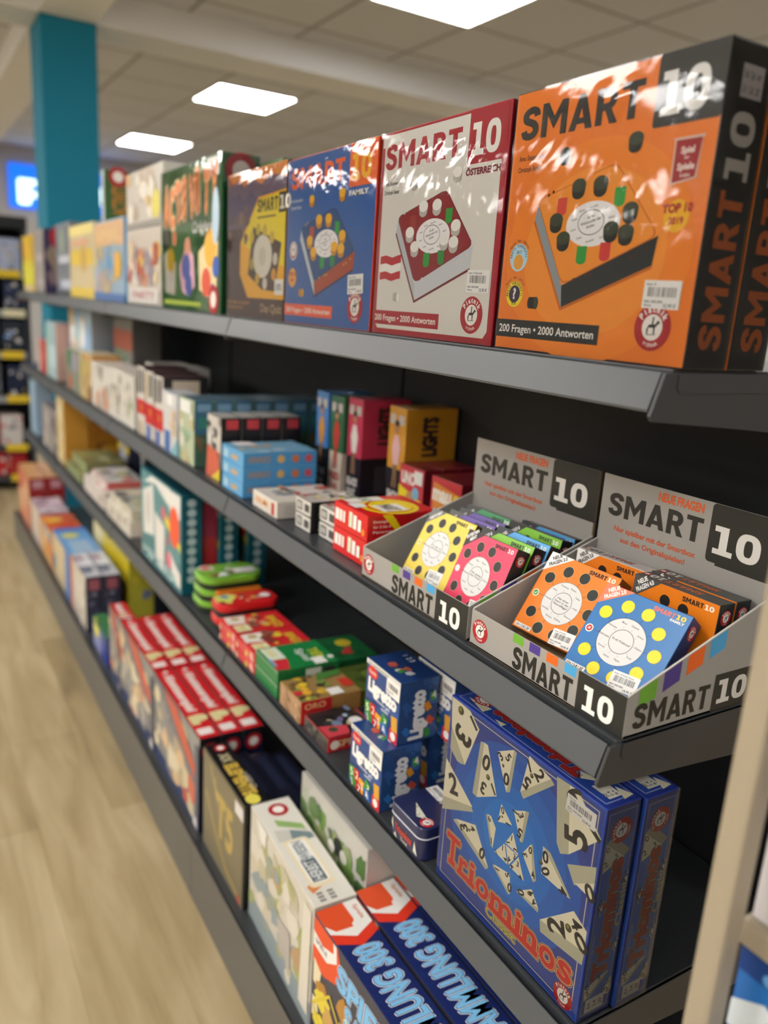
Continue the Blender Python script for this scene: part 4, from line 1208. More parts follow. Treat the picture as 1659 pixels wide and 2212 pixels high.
# ================================================================== SHELF THREE
def dice_cube_box(label, x0, x1, y, z, D=.07, H=.1035, rotz=0, labelled=True):
    """dark blue card game box with white lettering on front and side"""
    B = Box('card_game_box', label, 'game box', x0, x1, y, D, z, H, '#2c4a86', '#274a80', '#233f78', 'small dark blue card game boxes', rotz=rotz, bevel=.0012, step=.0001)
    for k in 'fr':
        f = B.face(k)
        f.z = 1
        f.blobs(91 if k == 'f' else 92, 22, ['#2a4f8a', '#33599a', '#22427a', '#3d64a0', '#1f3a70'], .0, .0, 1, 1, .08, .2)
        f.z = 7
        ws = (.08, .4, .09, .6) 
        if k == 'f':
            f.part = 'title_lettering'
            f.t('Ligretto', .09, .52, .2, '#f2f0ec', w=.82, bold=.09, rot=-1)
            f.t('schneller geht', .55, .42, .055, '#dfe3ea', w=.4, align='c')
            f.t('nicht!', .6, .35, .05, '#dfe3ea', w=.2, align='c')
            f.part = 'cover_artwork'
            f.r(.0, .92, 1, 1, '#dcdad4')
            f.z = 8
            f.t('Das rasante Kartenspiel', .06, .935, .04, '#3a3836', w=.6)
            f.z = 7
            f.d(.2, .83, .15, '#cf3a36', .1)
            f.z = 8
            f.t('Family', .2, .8, .055, '#f2e6e0', align='c', w=.2)
            cards = [((.1, .2), 12, '#4a9a3e', '5'), ((.26, .22), 2, '#c4282f', '2'), ((.42, .13), -6, '#eda52c', '6'), ((.6, .2), -18, '#3f9140', '3'), ((.9, .3), 8, '#d8a13a', ''), ((.16, .05), 20, '#3a8a3a', '1'), ((.34, .04), -3, '#b92a30', '7'), ((.62, .06), 25, '#2f6fb8', '4')]
            f.p([(.76, 0), (1, 0), (1, .2), (.9, .26), (.78, .2)], '#cf2f36')
            f.z = 9
            f.d(.88, .1, .07, '#eeeae4')
        else:
            f.part = 'side_lettering'
            f.t('Ligretto', .62, .06, .34, '#e2e4e8', w=.76, rot=90, bold=.08)
            f.part = 'side_artwork'
            cards = [((.72, .55), 30, '#d9922c', ''), ((.8, .32), 50, '#c4523a', ''), ((.85, .7), 10, '#4a9a48', '4'), ((.75, .12), 15, '#3f8f44', ''), ((.2, .2), 40, '#2f6fb8', '')]
        for i, ((u, v), r_, cc, n_) in enumerate(cards):
            a = math.radians(r_)
            s_ = .17 if k == 'f' else .15
            P = []
            for du, dv in ((-.5, -.7), (.5, -.7), (.5, .7), (-.5, .7)):
                P.append((min(max(u + s_ * (du * math.cos(a) - dv * math.sin(a)), .01), .99), min(max(v + s_ * (du * math.sin(a) + dv * math.cos(a)) * f.W / f.H, .01), .99)))
            f.z = 8 + i * .3
            f.p(P, cc)
            if n_:
                f.z += .2
                f.t(n_, u - .03, v - .05, .12, '#f0ece0', rot=r_)
        f.z = 12
    f = B.face('t')
    f.z = 1
    for i, cc in enumerate(('#e3e6ea', '#e3e6ea', '#e3e6ea')): f.t('1 2 3'.split()[i], .18 + .1 * i, .75, .14, cc)
    f.blobs(94, 9, ['#b5423e', '#b9604a', '#3f8f44', '#c9d0d8'], .3, .25, .8, .6, .05, .1)
    if labelled:
        f = B.faces[0]
        f.z = 14
        f.price(.62, .70, .38, .26, '', '', rot=-2, seed=31)
    B.end()
    return B
dice_cube_box('dark blue card game box, the lower one at the front of the stack', -.263, -.166, -.004, S3)
dice_cube_box('dark blue card game box, topmost at the front of the stack', -.270, -.170, .022, S3 + .1045)
dice_cube_box('dark blue card game box standing on the shelf behind the front stack', -.288, -.189, .098, S3, labelled=False)
dice_cube_box('dark blue card game box stacked at the back, half hidden behind the topmost front one', -.240, -.140, .1, S3 + .1045)

# small travel tin with rounded corners
def tin(x0, x1, y0, D, z0, H):
    W = x1 - x0
    t = empty('game_tin', ((x0 + x1) / 2, y0, z0), 'small navy tin between the dark blue card boxes and the big blue box', 'tin')
    navy = ink('#20274f', .28, .4)
    MB().prism(rrect(-W / 2 + .001, .001, W / 2 - .001, D - .001, .014, 7), 'z', .0004, H * .66, navy).build('tin_body', t, bevel=.0015)
    MB().prism(rrect(-W / 2, 0, W / 2, D, .015, 7), 'z', H * .68, H, navy).build('lid', t, bevel=.003, seg=3)
    MB().prism(rrect(-W / 2 - .0004, -.0004, W / 2 + .0004, D + .0004, .0152, 7), 'z', H * .655, H * .69, ink('#c3c6cf', .3)).build('rolled_rim', t, bevel=.0006, seg=1)
    f = Face(t, (-W / 2, 0, H), (1, 0, 0), (0, 1, 0), W, D, .0001)
    f.part = 'lid_artwork'
    f.z = 1
    for P in ([(.3, .3), (.62, .12), (.8, .22)], [(.25, .72), (.5, .6), (.62, .78)], [(.62, .8), (.9, .72), (.85, .92)], [(.72, .5), (.95, .42), (.93, .62)]):
        f.p(P, '#d3d2c0')
        f.z = 2
        c = (sum(p[0] for p in P) / 3, sum(p[1] for p in P) / 3)
        for q in P: f.t('2', q[0] * .6 + c[0] * .4 - .02, q[1] * .6 + c[1] * .4 - .02, .05, '#3a3a44')
        f.z = 1
    f.emblem(.84, .17, .12)
    f.price(.04, .62, .4, .24, '', '12,90 \u20ac', rot=-2, seed=33)
    f.done()
    f = Face(t, (-W / 2, 0.0006, 0), (1, 0, 0), (0, 0, 1), W, H * .65, .0001)
    f.part = 'front_artwork'
    f.t('Triominos', .22, .38, .34, '#b5433c', w=.5, bold=.06)
    f.t('Travel', .4, .14, .16, '#c9c7b0', w=.2)
    for P in ([(.12, .55), (.19, .3), (.13, .9)], [(.78, .25), (.9, .2), (.8, .75)], [(.2, .1), (.3, .05), (.24, .3)]): f.p(P, '#d3d2c0')
    f.done()
tin(-.1285, -.0415, -.012, .098, S3, .052)

# the big blue triangle-tile game
TRI = '''T1f .022 .843 .007 .992 .072 .992 .150 .986 .226 .93 .148 .704|T1s .022 .843 .148 .704 .122 .693 .089 .689 .026 .727|T2f .004 .659 .233 .528 .004 .449|T2s .004 .449 .204 .543 .241 .506 .007 .378
T3s .244 .88 .27 .888 .256 .596 .222 .599|T3f .27 .888 .296 .888 .389 .682 .256 .596|T4f .363 .895 .467 .959 .448 .738|T4s .467 .959 .485 .955 .47 .753 .448 .738|T5f .563 .985 .7 .955 .533 .795|T5s .533 .795 .7 .955 .722 .94 .556 .773
T6s .73 .985 .804 .99 .844 .697 .8 .67 .774 .704|T6f .804 .99 .852 .99 .992 .865 .844 .697|T7f .426 .667 .507 .61 .415 .569|T8f .507 .685 .578 .727 .57 .566|T8s .578 .727 .6 .734 .585 .577 .57 .566|T9f .344 .562 .367 .566 .407 .528 .4 .419|T9s .332 .551 .344 .562 .4 .419 .385 .423
TAf .519 .581 .478 .502 .567 .498|TBf .474 .494 .415 .412 .507 .408|TCf .481 .494 .563 .494 .515 .412|TDf .522 .408 .57 .491 .619 .404|T11f .633 .599 .589 .524 .674 .438|T11s .633 .599 .644 .603 .689 .457 .674 .438
T12f .704 .64 .711 .513 .878 .513|T12s .704 .64 .748 .637 .885 .517 .878 .513|T13f .122 .393 .267 .453 .385 .303|T13s .1 .375 .122 .393 .385 .303 .367 .281|T14f .422 .348 .53 .375 .544 .281|T14s .411 .337 .422 .348 .544 .281 .533 .27
T15f .589 .333 .67 .401 .722 .341|T15s .581 .322 .589 .333 .722 .341 .722 .322|T16f .896 .599 .992 .668 .992 .59|T16s .844 .652 .99 .74 .992 .665 .893 .588|T17f .737 .3 .911 .479 .989 .442 .992 .345|T17s .737 .3 .992 .345 .988 .281 .748 .247'''
NUM = [('3', .115, .835, .12, -105), ('1', .174, .93, .07, -130), ('2', .07, .555, .1, 15), ('0', .293, .801, .075, -12), ('3', .293, .667, .06, 170), ('1', .355, .695, .05, -140), ('3', .385, .884, .04, 60), ('5', .437, .906, .04, -30), ('0', .436, .8, .055, 0),
       ('1', .577, .945, .05, 30), ('2', .633, .935, .06, -40), ('5', .566, .855, .06, 160), ('5', .867, .79, .12, 100), ('1', .94, .86, .09, -120), ('9', .835, .955, .09, 150), ('0', .437, .64, .03, 20), ('1', .48, .605, .03, 100), ('1', .428, .59, .03, -20), ('1', .517, .69, .035, 90), ('3', .556, .69, .035, -50), ('5', .56, .605, .045, 170),
       ('6', .357, .545, .025, 40), ('1', .392, .45, .03, 10), ('3', .185, .386, .06, 120), ('4', .25, .425, .035, -60), ('0', .33, .345, .055, -10), ('0', .633, .57, .03, 0), ('3', .605, .527, .03, 120), ('4', .665, .47, .03, 30), ('0', .722, .6, .05, 10), ('0', .735, .535, .05, 130), ('4', .84, .525, .045, -80),
       ('1', .445, .345, .03, 100), ('5', .515, .36, .03, -50), ('0', .535, .31, .04, 0), ('0', .61, .337, .04, 110), ('4', .665, .38, .03, -30), ('4', .695, .35, .03, 170), ('0', .972, .61, .07, 30), ('2', .83, .335, .1, 110), ('4', .93, .435, .06, -50), ('0', .965, .368, .08, 50),
       ('1', .52, .55, .025, 0), ('3', .545, .51, .025, 100), ('1', .497, .51, .025, -60), ('1', .47, .465, .025, 0), ('4', .49, .42, .025, 100), ('1', .43, .42, .025, 40), ('3', .545, .475, .025, 0), ('4', .517, .44, .025, 180), ('3', .57, .455, .025, 0), ('4', .535, .415, .025, 90), ('4', .595, .41, .025, -90)]
def big_letters(f, text, spots, h, layers, wd):
    for z, cc, bd, dx, dy in layers:
        for ch, (u, v, r_) in zip(text, spots):
            f.z = z
            f.t(ch, u + dx, v + dy, h if ch.isupper() else h * .98, cc, w=None, bold=bd, rot=r_)
def triangle_game(label, x0, x1, y, D, z, H, front=True):
    B = Box('tile_game_box', label, 'game box', x0, x1, y, D, z, H, '#2a56b4', '#293c8e', '#273586', 'big blue triangle tile game boxes', step=.00006, coat=.5)
    if front:
        f = B.face('f')
        f.z = 1
        f.p([(.012, .012), (.988, .012), (.988, .988), (.012, .988)], '#35489a')
        for i, cc in enumerate(('#2b60bb', '#2a6cc8', '#2a78d4', '#2b82de')):
            f.z = 2 + i * .5
            q = .44 - i * .085
            f.p([(.5 + q * math.cos(t) * (1.0 if abs(math.cos(t)) > .3 else 1), .52 + q * 1.0 * math.sin(t)) for t in [2 * math.pi * j / 40 for j in range(40)]], cc)
        f.z = 4
        f.part = 'border_line'
        f.line([(.035, .04), (.965, .04), (.965, .97), (.035, .97)], .0045, '#d9d3c0', True)
        f.part = 'tile_picture'
        f.z = 5
        for q in TRI.replace('\n', '|').split('|'):
            a = q.split()
            P = [(float(a[i]), float(a[i + 1])) for i in range(1, len(a), 2)]
            f.z = 5 if a[0][-1] == 's' else 6
            f.p(P, '#c2bfa4' if a[0][-1] == 's' else '#f3ecd0')
        f.z = 7
        f.part = 'tile_numbers'
        for s_, u, v, h, r_ in NUM:
            a = math.radians(r_)
            f.t(s_, u - .5 * h * math.sin(-a) * 0 - .28 * h * math.cos(a) + .5 * h * math.sin(a), v - .5 * h * math.cos(a) - .28 * h * math.sin(a), h, '#2e2a28', rot=r_, bold=.03)
        for u, v, r_ in ((.082, .955, .022), (.319, .738, .014), (.41, .85, .008), (.59, .905, .011), (.896, .385, .018), (.44, .61, .006), (.54, .655, .006), (.227, .4, .008), (.705, .56, .01), (.655, .37, .008)):
            f.z = 7
            f.d(u, v, r_, '#45401f', n=14)
            f.z = 8
            f.d(u - r_ * .2, v + r_ * .25, r_ * .5, '#8f8a3a', n=10)
        # title with a gold and a dark rim
        f.part = 'title_lettering'
        sp = [(.068, .142, 0), (.182, .135, 1), (.262, .132, 0), (.315, .128, 1), (.427, .122, 1), (.600, .122, 0), (.652, .122, -1), (.760, .122, 2), (.872, .135, 3)]
        # glyph by glyph, each fitted to its own width
        wd = (.105, .062, .030, .092, .145, .030, .085, .092, .075)
        for z, cc, grow, sl in ((9, '#e9d79a', .10, .04), (10, '#3a2420', .08, .032), (11, '#f0a67a', .055, .022), (12, '#d3352f', .02, .01)):
            for ch, (u, v, r_), w_ in zip('Triominos', sp, wd):
                f.z = z
                cap = .15 if ch == 'T' else .125
                f.t(ch, u, v, cap, cc, w=w_, rot=r_, bold=grow)
                if ch in 'Trimn':         # slab serifs
                    k = sl * .35
                    base = [(u - .012, u + (.075 if ch == 'r' else w_ + .012 if ch != 'T' else w_ * .72))]
                    if ch == 'T': base = [(u + w_ * .27, u + w_ * .73)]
                    for a_, b_ in base: f.r(a_ - k, v - .008 - k, b_ + k, v + .014 + k, cc)
        f.z = 9
        for z, cc, bd in ((9, '#e3d79a', .1), (10, '#2f2a20', .05), (11, '#cdbf6a', .0)):
            f.z = z
            f.t('Classic', .40, .068, .045, cc, w=.21, bold=bd)
        f.z = 7
        f.emblem(.915, .065, .055)
        f.z = 10
        f.price(.798, .878, .158, .075, 'Triominos', '25,90 \u20ac', rot=-1, seed=41)
    g = B.face('r')
    g.z = 1
    g.r(.06, .02, .94, .98, '#2c52a6')
    g.r(.1, .1, .9, .86, '#2f68ba')
    g.z = 2
    g.line([(.1, .03), (.9, .03), (.9, .97), (.1, .97)], .012, '#b9b7b0', True)
    g.part = 'side_lettering'
    for z, cc, bd in ((4, '#d9a98a', .12), (5, '#3a2420', .09), (6, '#a82c2f', .05)):
        g.z = z
        g.t('Triominos', .68, .19, .4, cc, w=.56, rot=90, bold=bd)
    g.z = 6
    g.t('Classic', .92, .42, .17, '#b9b58a', w=.2, rot=90, bold=.04)
    g.t('THE ORIGINAL', .2, .26, .07, '#8fa6cf', w=.16, rot=90)
    g.part = 'side_artwork'
    for P, S_ in (([(.12, .84), (.12, .71), (.7, .755)], [(.12, .84), (.3, .87), (.85, .78), (.7, .755)]), ([(.1, .16), (.14, .1), (.75, .21)], [(.14, .1), (.3, .11), (.8, .2), (.75, .21)]), ([(.66, .09), (.9, .08), (.88, .17)], [(.9, .08), (.97, .1), (.92, .17), (.88, .17)]),
                  ([(.78, .32), (.93, .36), (.9, .28)], None), ([(.78, .62), (.92, .68), (.93, .6)], None), ([(.18, .55), (.3, .58), (.24, .5)], None)):
        g.z = 4
        if S_: g.p(S_, '#a9a68c')
        g.z = 5
        g.p(P, '#d9d4b8')
        g.z = 6
        c = (sum(p[0] for p in P) / 3, sum(p[1] for p in P) / 3)
        for n_, q in zip('023', P): g.t(n_, q[0] * .5 + c[0] * .5 - .04, q[1] * .5 + c[1] * .5 - .008, .028, '#2e2a28', rot=30)
    g.z = 7
    g.emblem(.5, .885, .3, rot=75)
    g.r(.2, .035, .75, .1, '#d6d3c6')
    g.z = 8
    for i, t_ in enumerate(('6+', '2-4', "20'")): g.t(t_, .36 + .17 * i, .05, .1, '#2e2a28', rot=90, w=.03)
    h = B.face('t')
    h.z = 1
    h.r(.02, .08, .98, .92, '#2a469a')
    h.z = 2
    h.line([(.03, .12), (.97, .12), (.97, .9), (.03, .9)], .003, '#aab0c4', True)
    h.part = 'top_lettering'
    for z, cc, bd in ((3, '#c98f7a', .12), (4, '#3a2420', .09), (5, '#a82c2f', .05)):
        h.z = z
        h.t('Triominos', .78, .75, .5, cc, w=.56, rot=180, bold=bd)
    h.part = 'top_artwork'
    h.z = 6
    h.emblem(.12, .62, .06, rot=180)
    for P in ([(.06, .3), (.2, .15), (.2, .45)], [(.80, .3), (.86, .65), (.76, .5)], [(.90, .75), (.98, .6), (.97, .9)], [(.28, .2), (.34, .12), (.34, .3)]):
        h.p(P, '#d3cfb4')
    h.r(.86, .3, .955, .68, '#cfccc0')
    h.z = 7
    for i, t_ in enumerate(('6+', '2-4', "20'")): h.t(t_, .945, .62 - .12 * i, .08, '#2e2a28', rot=180, w=.03)
    h.t('1', .12, .28, .18, '#2e2a28', rot=150)
    h.t('3', .79, .42, .14, '#2e2a28', rot=190)
    B.film(.0009, 31 if front else 37)
    B.end()
triangle_game('big blue tile game box with red title, front one at the third shelf end', -.019, .251, 0, .0505, S3, .267)
triangle_game('big blue triangle tile game box standing behind the front one, seen by its spine', -.012, .256, .0525, .0505, S3, .267, False)

# small boxes left of the dark blue stack
for j, (x0, x1, y, D, z, lab) in enumerate(((-.440, -.346, 0, .085, 0, 'black and grey flat card box with a red end, front one beside the brown box'), (-.425, -.335, .095, .08, 0, 'black card box with a white dome picture, behind the front black one'))):
    Box('card_game_box', lab, 'game box', x0, x1, y, D, S3 + .0004 + z, .027, '#4a4745', '#b8272d', '#2a2829', 'black flat card boxes', step=.00025).art(
        [('t', 'b', 101 + j, 16, ['#6d7f96', '#b9ab8a', '#3a3838', '#7a6a9a', '#a9bccb', '#1c1b1c'], .05, .3, .95, .95, .06, .14), ('t', 'p', [(.55, .02), (.98, .02), (.98, .5), (.7, .6)], '#c9434e'), ('t', 'd', .75, .25, .09, '#4a4a3a'),
         ('t', 'd', .6, .85, .13, '#e6e2e2'), ('f', 'b', 103, 8, ['#6a6562', '#3a3836'], .05, .1, .95, .9, .04, .1), ('r', 't', 'SPIEL', .2, .3, .45, '#d9c28a', .6), ('r', 'd', .15, .5, .1, '#e6dcd0')])
Box('card_game_box', 'small red and yellow lettered box, far behind the black flat card boxes', 'game box', -.455, -.375, .19, .06, S3 + .0004, .036, '#c4242a', '#a81f25', '#c4242a', step=.0003).art([('t', 't', 'DIXIT', .1, .3, .4, '#e3c23a', .75), ('f', 'r', .1, .3, .8, .7, '#e3c23a')])
for j, (z, lab) in enumerate(((0, 'lower brown card game box with red side, left of the black flat box'), (.0225, 'upper brown card game box with red side, left of the black flat box'))):
    Box('card_game_box', lab, 'game box', -.545, -.452, -.002, .125, S3 + .0004 + z, .022, '#b28e6e', '#a57c45', '#9a7a4a', 'brown card game boxes', step=.00025).art(
        [('t', 'b', 105, 20, ['#c9a23a', '#6a5434', '#e0b53a', '#7a8f4a', '#3a332a', '#b5823a'], .05, .05, .95, .7, .06, .15), ('t', 'r', .4, .8, .75, .98, '#c43a2c'), ('t', 'r', .7, .5, .98, .72, '#e9e6e0'), ('t', 'p', [(0, .6), (.3, .5), (.2, .95), (0, .98)], '#4a7a3a'), ('t', 'd', .35, .25, .09, '#e3c23a'), ('t', 'd', .7, .2, .1, '#e0a93a'), ('t', 'p', [(.55, .02), (.75, .0), (.72, .2), (.6, .2)], '#c9343a'),
         ('f', 'b', 107, 8, ['#c29c7c', '#a5805f', '#8f6c4c'], .05, .1, .95, .9, .05, .12), ('r', 'r', 0, 0, .5, 1, '#c4242c'), ('r', 't', 'ORO', .06, .25, .5, '#e3c28a', .34)])
Box('card_game_box', 'dark olive card game box behind the brown ones', 'game box', -.560, -.455, .128, .09, S3 + .0004, .04, '#4a5a2a', '#5a6a2c', '#4f5f28', step=.0003).art([('t', 'b', 109, 8, ['#6a7a34', '#3a4722'], .05, .05, .95, .95, .08, .2)])
for j, (z, lab) in enumerate(((0, 'lower dark green card game box in the middle of the third shelf'), (.0295, 'upper dark green card game box in the middle of the third shelf'))):
    Box('card_game_box', lab, 'game box', -.668, -.557, -.002, .132, S3 + .0004 + z, .029, '#1f7a40', '#1d6e3a', '#1f7d42', 'dark green card game boxes', step=.00025).art(
        [('f', 'l', [(0, .92), (1, .9)], .012, '#c9d6c4'), ('t', 'r', .05, .04, .55, .3, '#d9e2cf'), ('t', 't', 'LIGA', .1, .1, .12, '#d9c23a', .34), ('t', 'p', [(.55, .04), (.95, .0), (.98, .2), (.6, .3)], '#cf2f3a'), ('t', 'r', .5, .02, .8, .07, '#7fa6c9'), ('t', 't', 'TIER', .35, .7, .16, '#d9d63a', .42), ('t', 't', 'Spiel', .3, .52, .12, '#dfe6dc', .5), ('t', 'r', .72, .62, .98, .82, '#e9e8e2'), ('t', 'd', .8, .93, .06, '#dfe6dc'),
         ('r', 'r', .45, .2, .7, .8, '#d9dcc9'), ('r', 'r', .75, .2, .92, .7, '#3a2f34')])
Box('card_game_box', 'dark green card game box lying behind the two stacked green ones', 'game box', -.70, -.585, .136, .1, S3 + .0004, .04, '#1f6e3c', '#1d6236', '#1f6b3b', step=.0003).art([('t', 'd', .3, .6, .15, '#d9c63a'), ('t', 'b', 111, 6, ['#2f6a8a', '#c93a3a', '#1f5a34'], .1, .1, .9, .9, .08, .16)])
for j, (x0, x1) in enumerate(((-.878, -.778), (-.775, -.672))):
    for i in range(2):
        Box('card_game_box', '%s red card game box, %s pair of the red boxes with yellow titles' % (('lower', 'upper')[i], ('left', 'right')[j]), 'game box', x0, x1, -.002, .135, S3 + .0004 + i * .0235, .023, '#dd4f52', '#c4202a', '#cf2a30', 'red card game boxes with yellow titles', step=.0003).art(
            [('t', 'p', [(.03, .05), (.45, .02), (.5, .3), (.05, .4)], '#e6e0d6'), ('t', 'd', .2, .2, .1, '#b9a06a'), ('t', 't', 'BINGO', .3, .7, .15, '#e3d23a', .62), ('t', 'b', 113 + j, 9, ['#8a5a4a', '#c9a27a', '#e0c23a', '#7a3a34'], .1, .35, .9, .6, .06, .14), ('t', 'r', .6, .05, .95, .3, '#e3ddb0'), ('t', 't', 'TIP', .64, .1, .11, '#c9a52a', .25),
             ('f', 'b', 115, 10, ['#e3b9a0', '#cf3a40', '#e9c9b9', '#d9c25a'], .05, .1, .95, .9, .04, .09)])
# rounded tins / blister cases
def rounded_case(label, x0, x1, y0, D, z0, H, top, base, art, grp):
    W = x1 - x0
    t = empty('rounded_game_case', ((x0 + x1) / 2, y0, z0), label, 'game case', grp)
    prof = rrect(-W / 2, 0, W / 2, D, min(W, D) * .36, 8)
    MB().prism([(a * .97, .002 + b * .97) for a, b in prof], 'z', .0003, H * .45, ink(base, .4)).build('case_base', t, bevel=.002)
    MB().prism(prof, 'z', H * .46, H, ink(top, .32, .3)).build('case_lid', t, bevel=.004, seg=3)
    f = Face(t, (-W / 2, 0, H), (1, 0, 0), (0, 1, 0), W, D, .0004)
    f.part = 'lid_artwork'
    for q in art:
        getattr(f, {'d': 'd', 'r': 'r', 'b': 'blobs', 'p': 'p', 't': 't'}[q[0]])(*q[1:])
        f.z += .4
    f.done()
    return t
for j in range(3):
    rounded_case('green rounded game case, %s of the three stacked beside the teal boxes' % ('lowest', 'middle one', 'topmost')[j], -1.125 + .006 * j, -1.012 + .004 * j, .004, .155, S3 + .0004 + j * .031, .03, '#7ab53a', '#1f2a1c',
        [('d', .22, .2, .17, '#e3d9cf'), ('d', .22, .2, .12, '#cf5a5c'), ('b', 121 + j, 12, ['#5a8f34', '#c9c6b9', '#8a5a44', '#6a7f5a', '#dfe3da'], .3, .2, .9, .9, .08, .18), ('r', .5, .55, .8, .9, '#e3e0dc')], 'green rounded game cases')
Box('game_box', 'orange strip box front of the topmost green rounded case', 'game box', -1.0, -.985, .03, .11, S3 + .0004, .066, '#e0822a', '#e0862c', '#d97a24', step=.0004).end()
for j in range(2):
    rounded_case('red rounded game case, %s of the two stacked behind the red card boxes' % ('lower', 'upper')[j], -.975 + .004 * j, -.893 + .003 * j, .002, .15, S3 + .0004 + j * .034, .033, '#cf1f24', '#232022',
        [('p', [(.12, .05), (.6, .02), (.85, .2), (.3, .4), (.1, .3)], '#d3d46a'), ('d', .3, .2, .13, '#5a84b4'), ('d', .45, .12, .09, '#e3e04a'), ('d', .7, .1, .07, '#4a4434'), ('b', 125 + j, 7, ['#e0a98a', '#8a3a34', '#d9c25a'], .3, .4, .8, .75, .06, .14), ('d', .6, .8, .16, '#e6dedc')], 'red rounded game cases')
# teal memory boxes
for j, (x0, x1, y, D) in enumerate(((-1.545, -1.160, -.003, .052), (-1.50, -1.165, .098, .05), (-1.48, -1.17, .178, .05))):
    B = Box('picture_game_box', ('front teal picture game box with white and bright shapes on its cover', 'second teal picture game box, behind the front one', 'third teal picture game box, at the back near the panel')[j], 'game box', x0, x1, y, D, S3, .262, '#3f7d86', '#0f5566', '#0f4a58', 'teal picture game boxes', step=.0004)
    f = B.face('f')
    f.p([(.02, .3), (.98, .3), (.98, .97), (.02, .97)], '#5d8f94')
    f.z = 2
    for P, cc in (([(.08, .28), (.06, .75), (.34, .9), (.36, .35)], '#dcdcd8'), ([(.4, .1), (.38, .62), (.62, .55), (.6, .05)], '#dedbd6'), ([(.1, .86), (.3, .98), (.75, .98), (.7, .8), (.4, .92)], '#dfe0dc'), ([(.72, .35), (.98, .2), (.98, .05), (.8, .1)], '#e0ded9'), ([(.6, .96), (.98, .98), (.98, .75), (.8, .7)], '#e4e3de'), ([(.6, .72), (.62, .6), (.98, .42), (.98, .5)], '#dcd23a'), ([(.66, .42), (.75, .55), (.7, .35)], '#b9565c')):
        f.p(P, cc)
    f.z = 3
    f.d(.85, .63, .11, '#ef5a36', .14)
    f.d(.72, .24, .06, '#d9768a'); f.d(.6, .68, .05, '#cf6a7a'); f.d(.88, .15, .06, '#e4e0dc')
    f.t('MEMORIA', .06, .05, .1, '#a9c6c9', w=.85, rot=0, bold=.05)
    f.d(.2, .6, .05, '#c9c4bd', .12)
    g = B.face('r')
    for i in range(9): g.d(.5, .92 - i * .095, .22, '#a9bfc4', .2)
    B.end()
Box('picture_game_box', 'narrow red and yellow box wedged between the first two teal boxes', 'game box', -1.45, -1.172, .056, .036, S3, .235, '#b5303a', '#a82a34', '#8f2a30', step=.0004).art([('r', 'r', 0, .0, 1, .3, '#c9b03a'), ('r', 'r', 0, .62, 1, 1, '#8f2f4a')])
# far end of the third shelf
for j, (x0, x1, y, D, z, H, c1, c2) in enumerate(((-2.02, -1.70, .0, .16, 0, .052, '#d6d2c6', '#cfcabd'), (-2.0, -1.72, .01, .15, .053, .03, '#cfcbb9', '#c9c4b0'), (-2.4, -2.06, .0, .15, 0, .06, '#d8cfcb', '#cfc4bd'), (-1.69, -1.57, .03, .12, 0, .05, '#b08a78', '#a98a7a'), (-2.35, -2.1, .02, .13, .061, .026, '#d9d3cd', '#c4605a'))):
    far('game_box', 'pale flat game box on the third shelf, ' + ('lower one beside the teal boxes', 'upper one beside the teal boxes', 'lower one left of the white pair', 'brownish one touching the teal box', 'upper one with a reddish side')[j], 'game box', x0, x1, y, D, S3 + z, H, c1, c2, c1, 'pale flat game boxes',
        [('t', 'b', 131 + j, 14, ['#c4665a', '#b9b48a', '#8f9a9a', '#e3dfd6', '#d9c9b0', '#6f6a66'], .05, .05, .95, .95, .06, .14), ('f', 'b', 137 + j, 8, ['#b9aca0', '#e3dfd6', '#a99a8c'], .05, .1, .95, .9, .03, .07)])
for j in range(2):
    far('game_box', 'olive green flat game box, %s of two on the far third shelf' % ('lower', 'upper')[j], 'game box', -2.78 + .03 * j, -2.47 + .01 * j, .003 + .02 * j, .15, S3 + j * .041, .04, '#8f9a70', '#7a7a4f', '#8a8a5a', 'olive green flat game boxes', [('t', 'b', 141 + j, 10, ['#a9a66a', '#6a6f4a', '#b9b48f', '#7a5f44'], .05, .05, .95, .95, .08, .18), ('r', 'r', .5, .2, .8, .7, '#6a6494')])
far('figure_pack', 'dark toy pack with a yellow band on the far third shelf', 'toy pack', -2.72, -2.53, .20, .05, S3, .155, '#4a4c66', '#3f4158', '#5a5c70', None, [('f', 'r', 0, .6, 1, .8, '#d6c02c'), ('f', 'd', .5, .3, .35, '#b5b9c4', .4), ('f', 'd', .5, .92, .2, '#8a8da3', .12)])
far('game_box', 'tall cream game box on the far third shelf', 'game box', -3.0, -2.83, .006, .1, S3, .285, '#dcc694', '#c9923a', '#d9c9a0', 'tall boxes on the far third shelf', [('f', 'b', 145, 8, ['#e3d3a6', '#cfb884', '#e6dcc0'], .05, .05, .95, .95, .1, .25)])
far('game_box', 'tall orange game box beside the cream one on the far third shelf', 'game box', -2.99, -2.83, .112, .14, S3, .27, '#c98a2a', '#b5781f', '#d0942c', 'tall boxes on the far third shelf', [('r', 'b', 147, 8, ['#a96a1f', '#d9a03a', '#8a5a2a'], .05, .1, .95, .95, .1, .25)])
far('game_box', 'tall grey game box on the far third shelf, left of the cream one', 'game box', -3.4, -3.03, .006, .1, S3, .2, '#a39d98', '#8f8a88', '#7a7578', 'tall boxes on the far third shelf', [('f', 'b', 149, 12, ['#b9b0a6', '#8a8286', '#c4b9b0', '#6f6a72'], .05, .05, .95, .95, .08, .2)])
far('game_box', 'tall light blue game box at the far end of the third shelf', 'game box', -3.8, -3.6, .006, .08, S3, .27, '#9fbccb', '#8a9fb5', '#b0c6d3', 'tall boxes on the far third shelf', [('f', 'r', .6, .1, 1, .9, '#8aa3c9')])

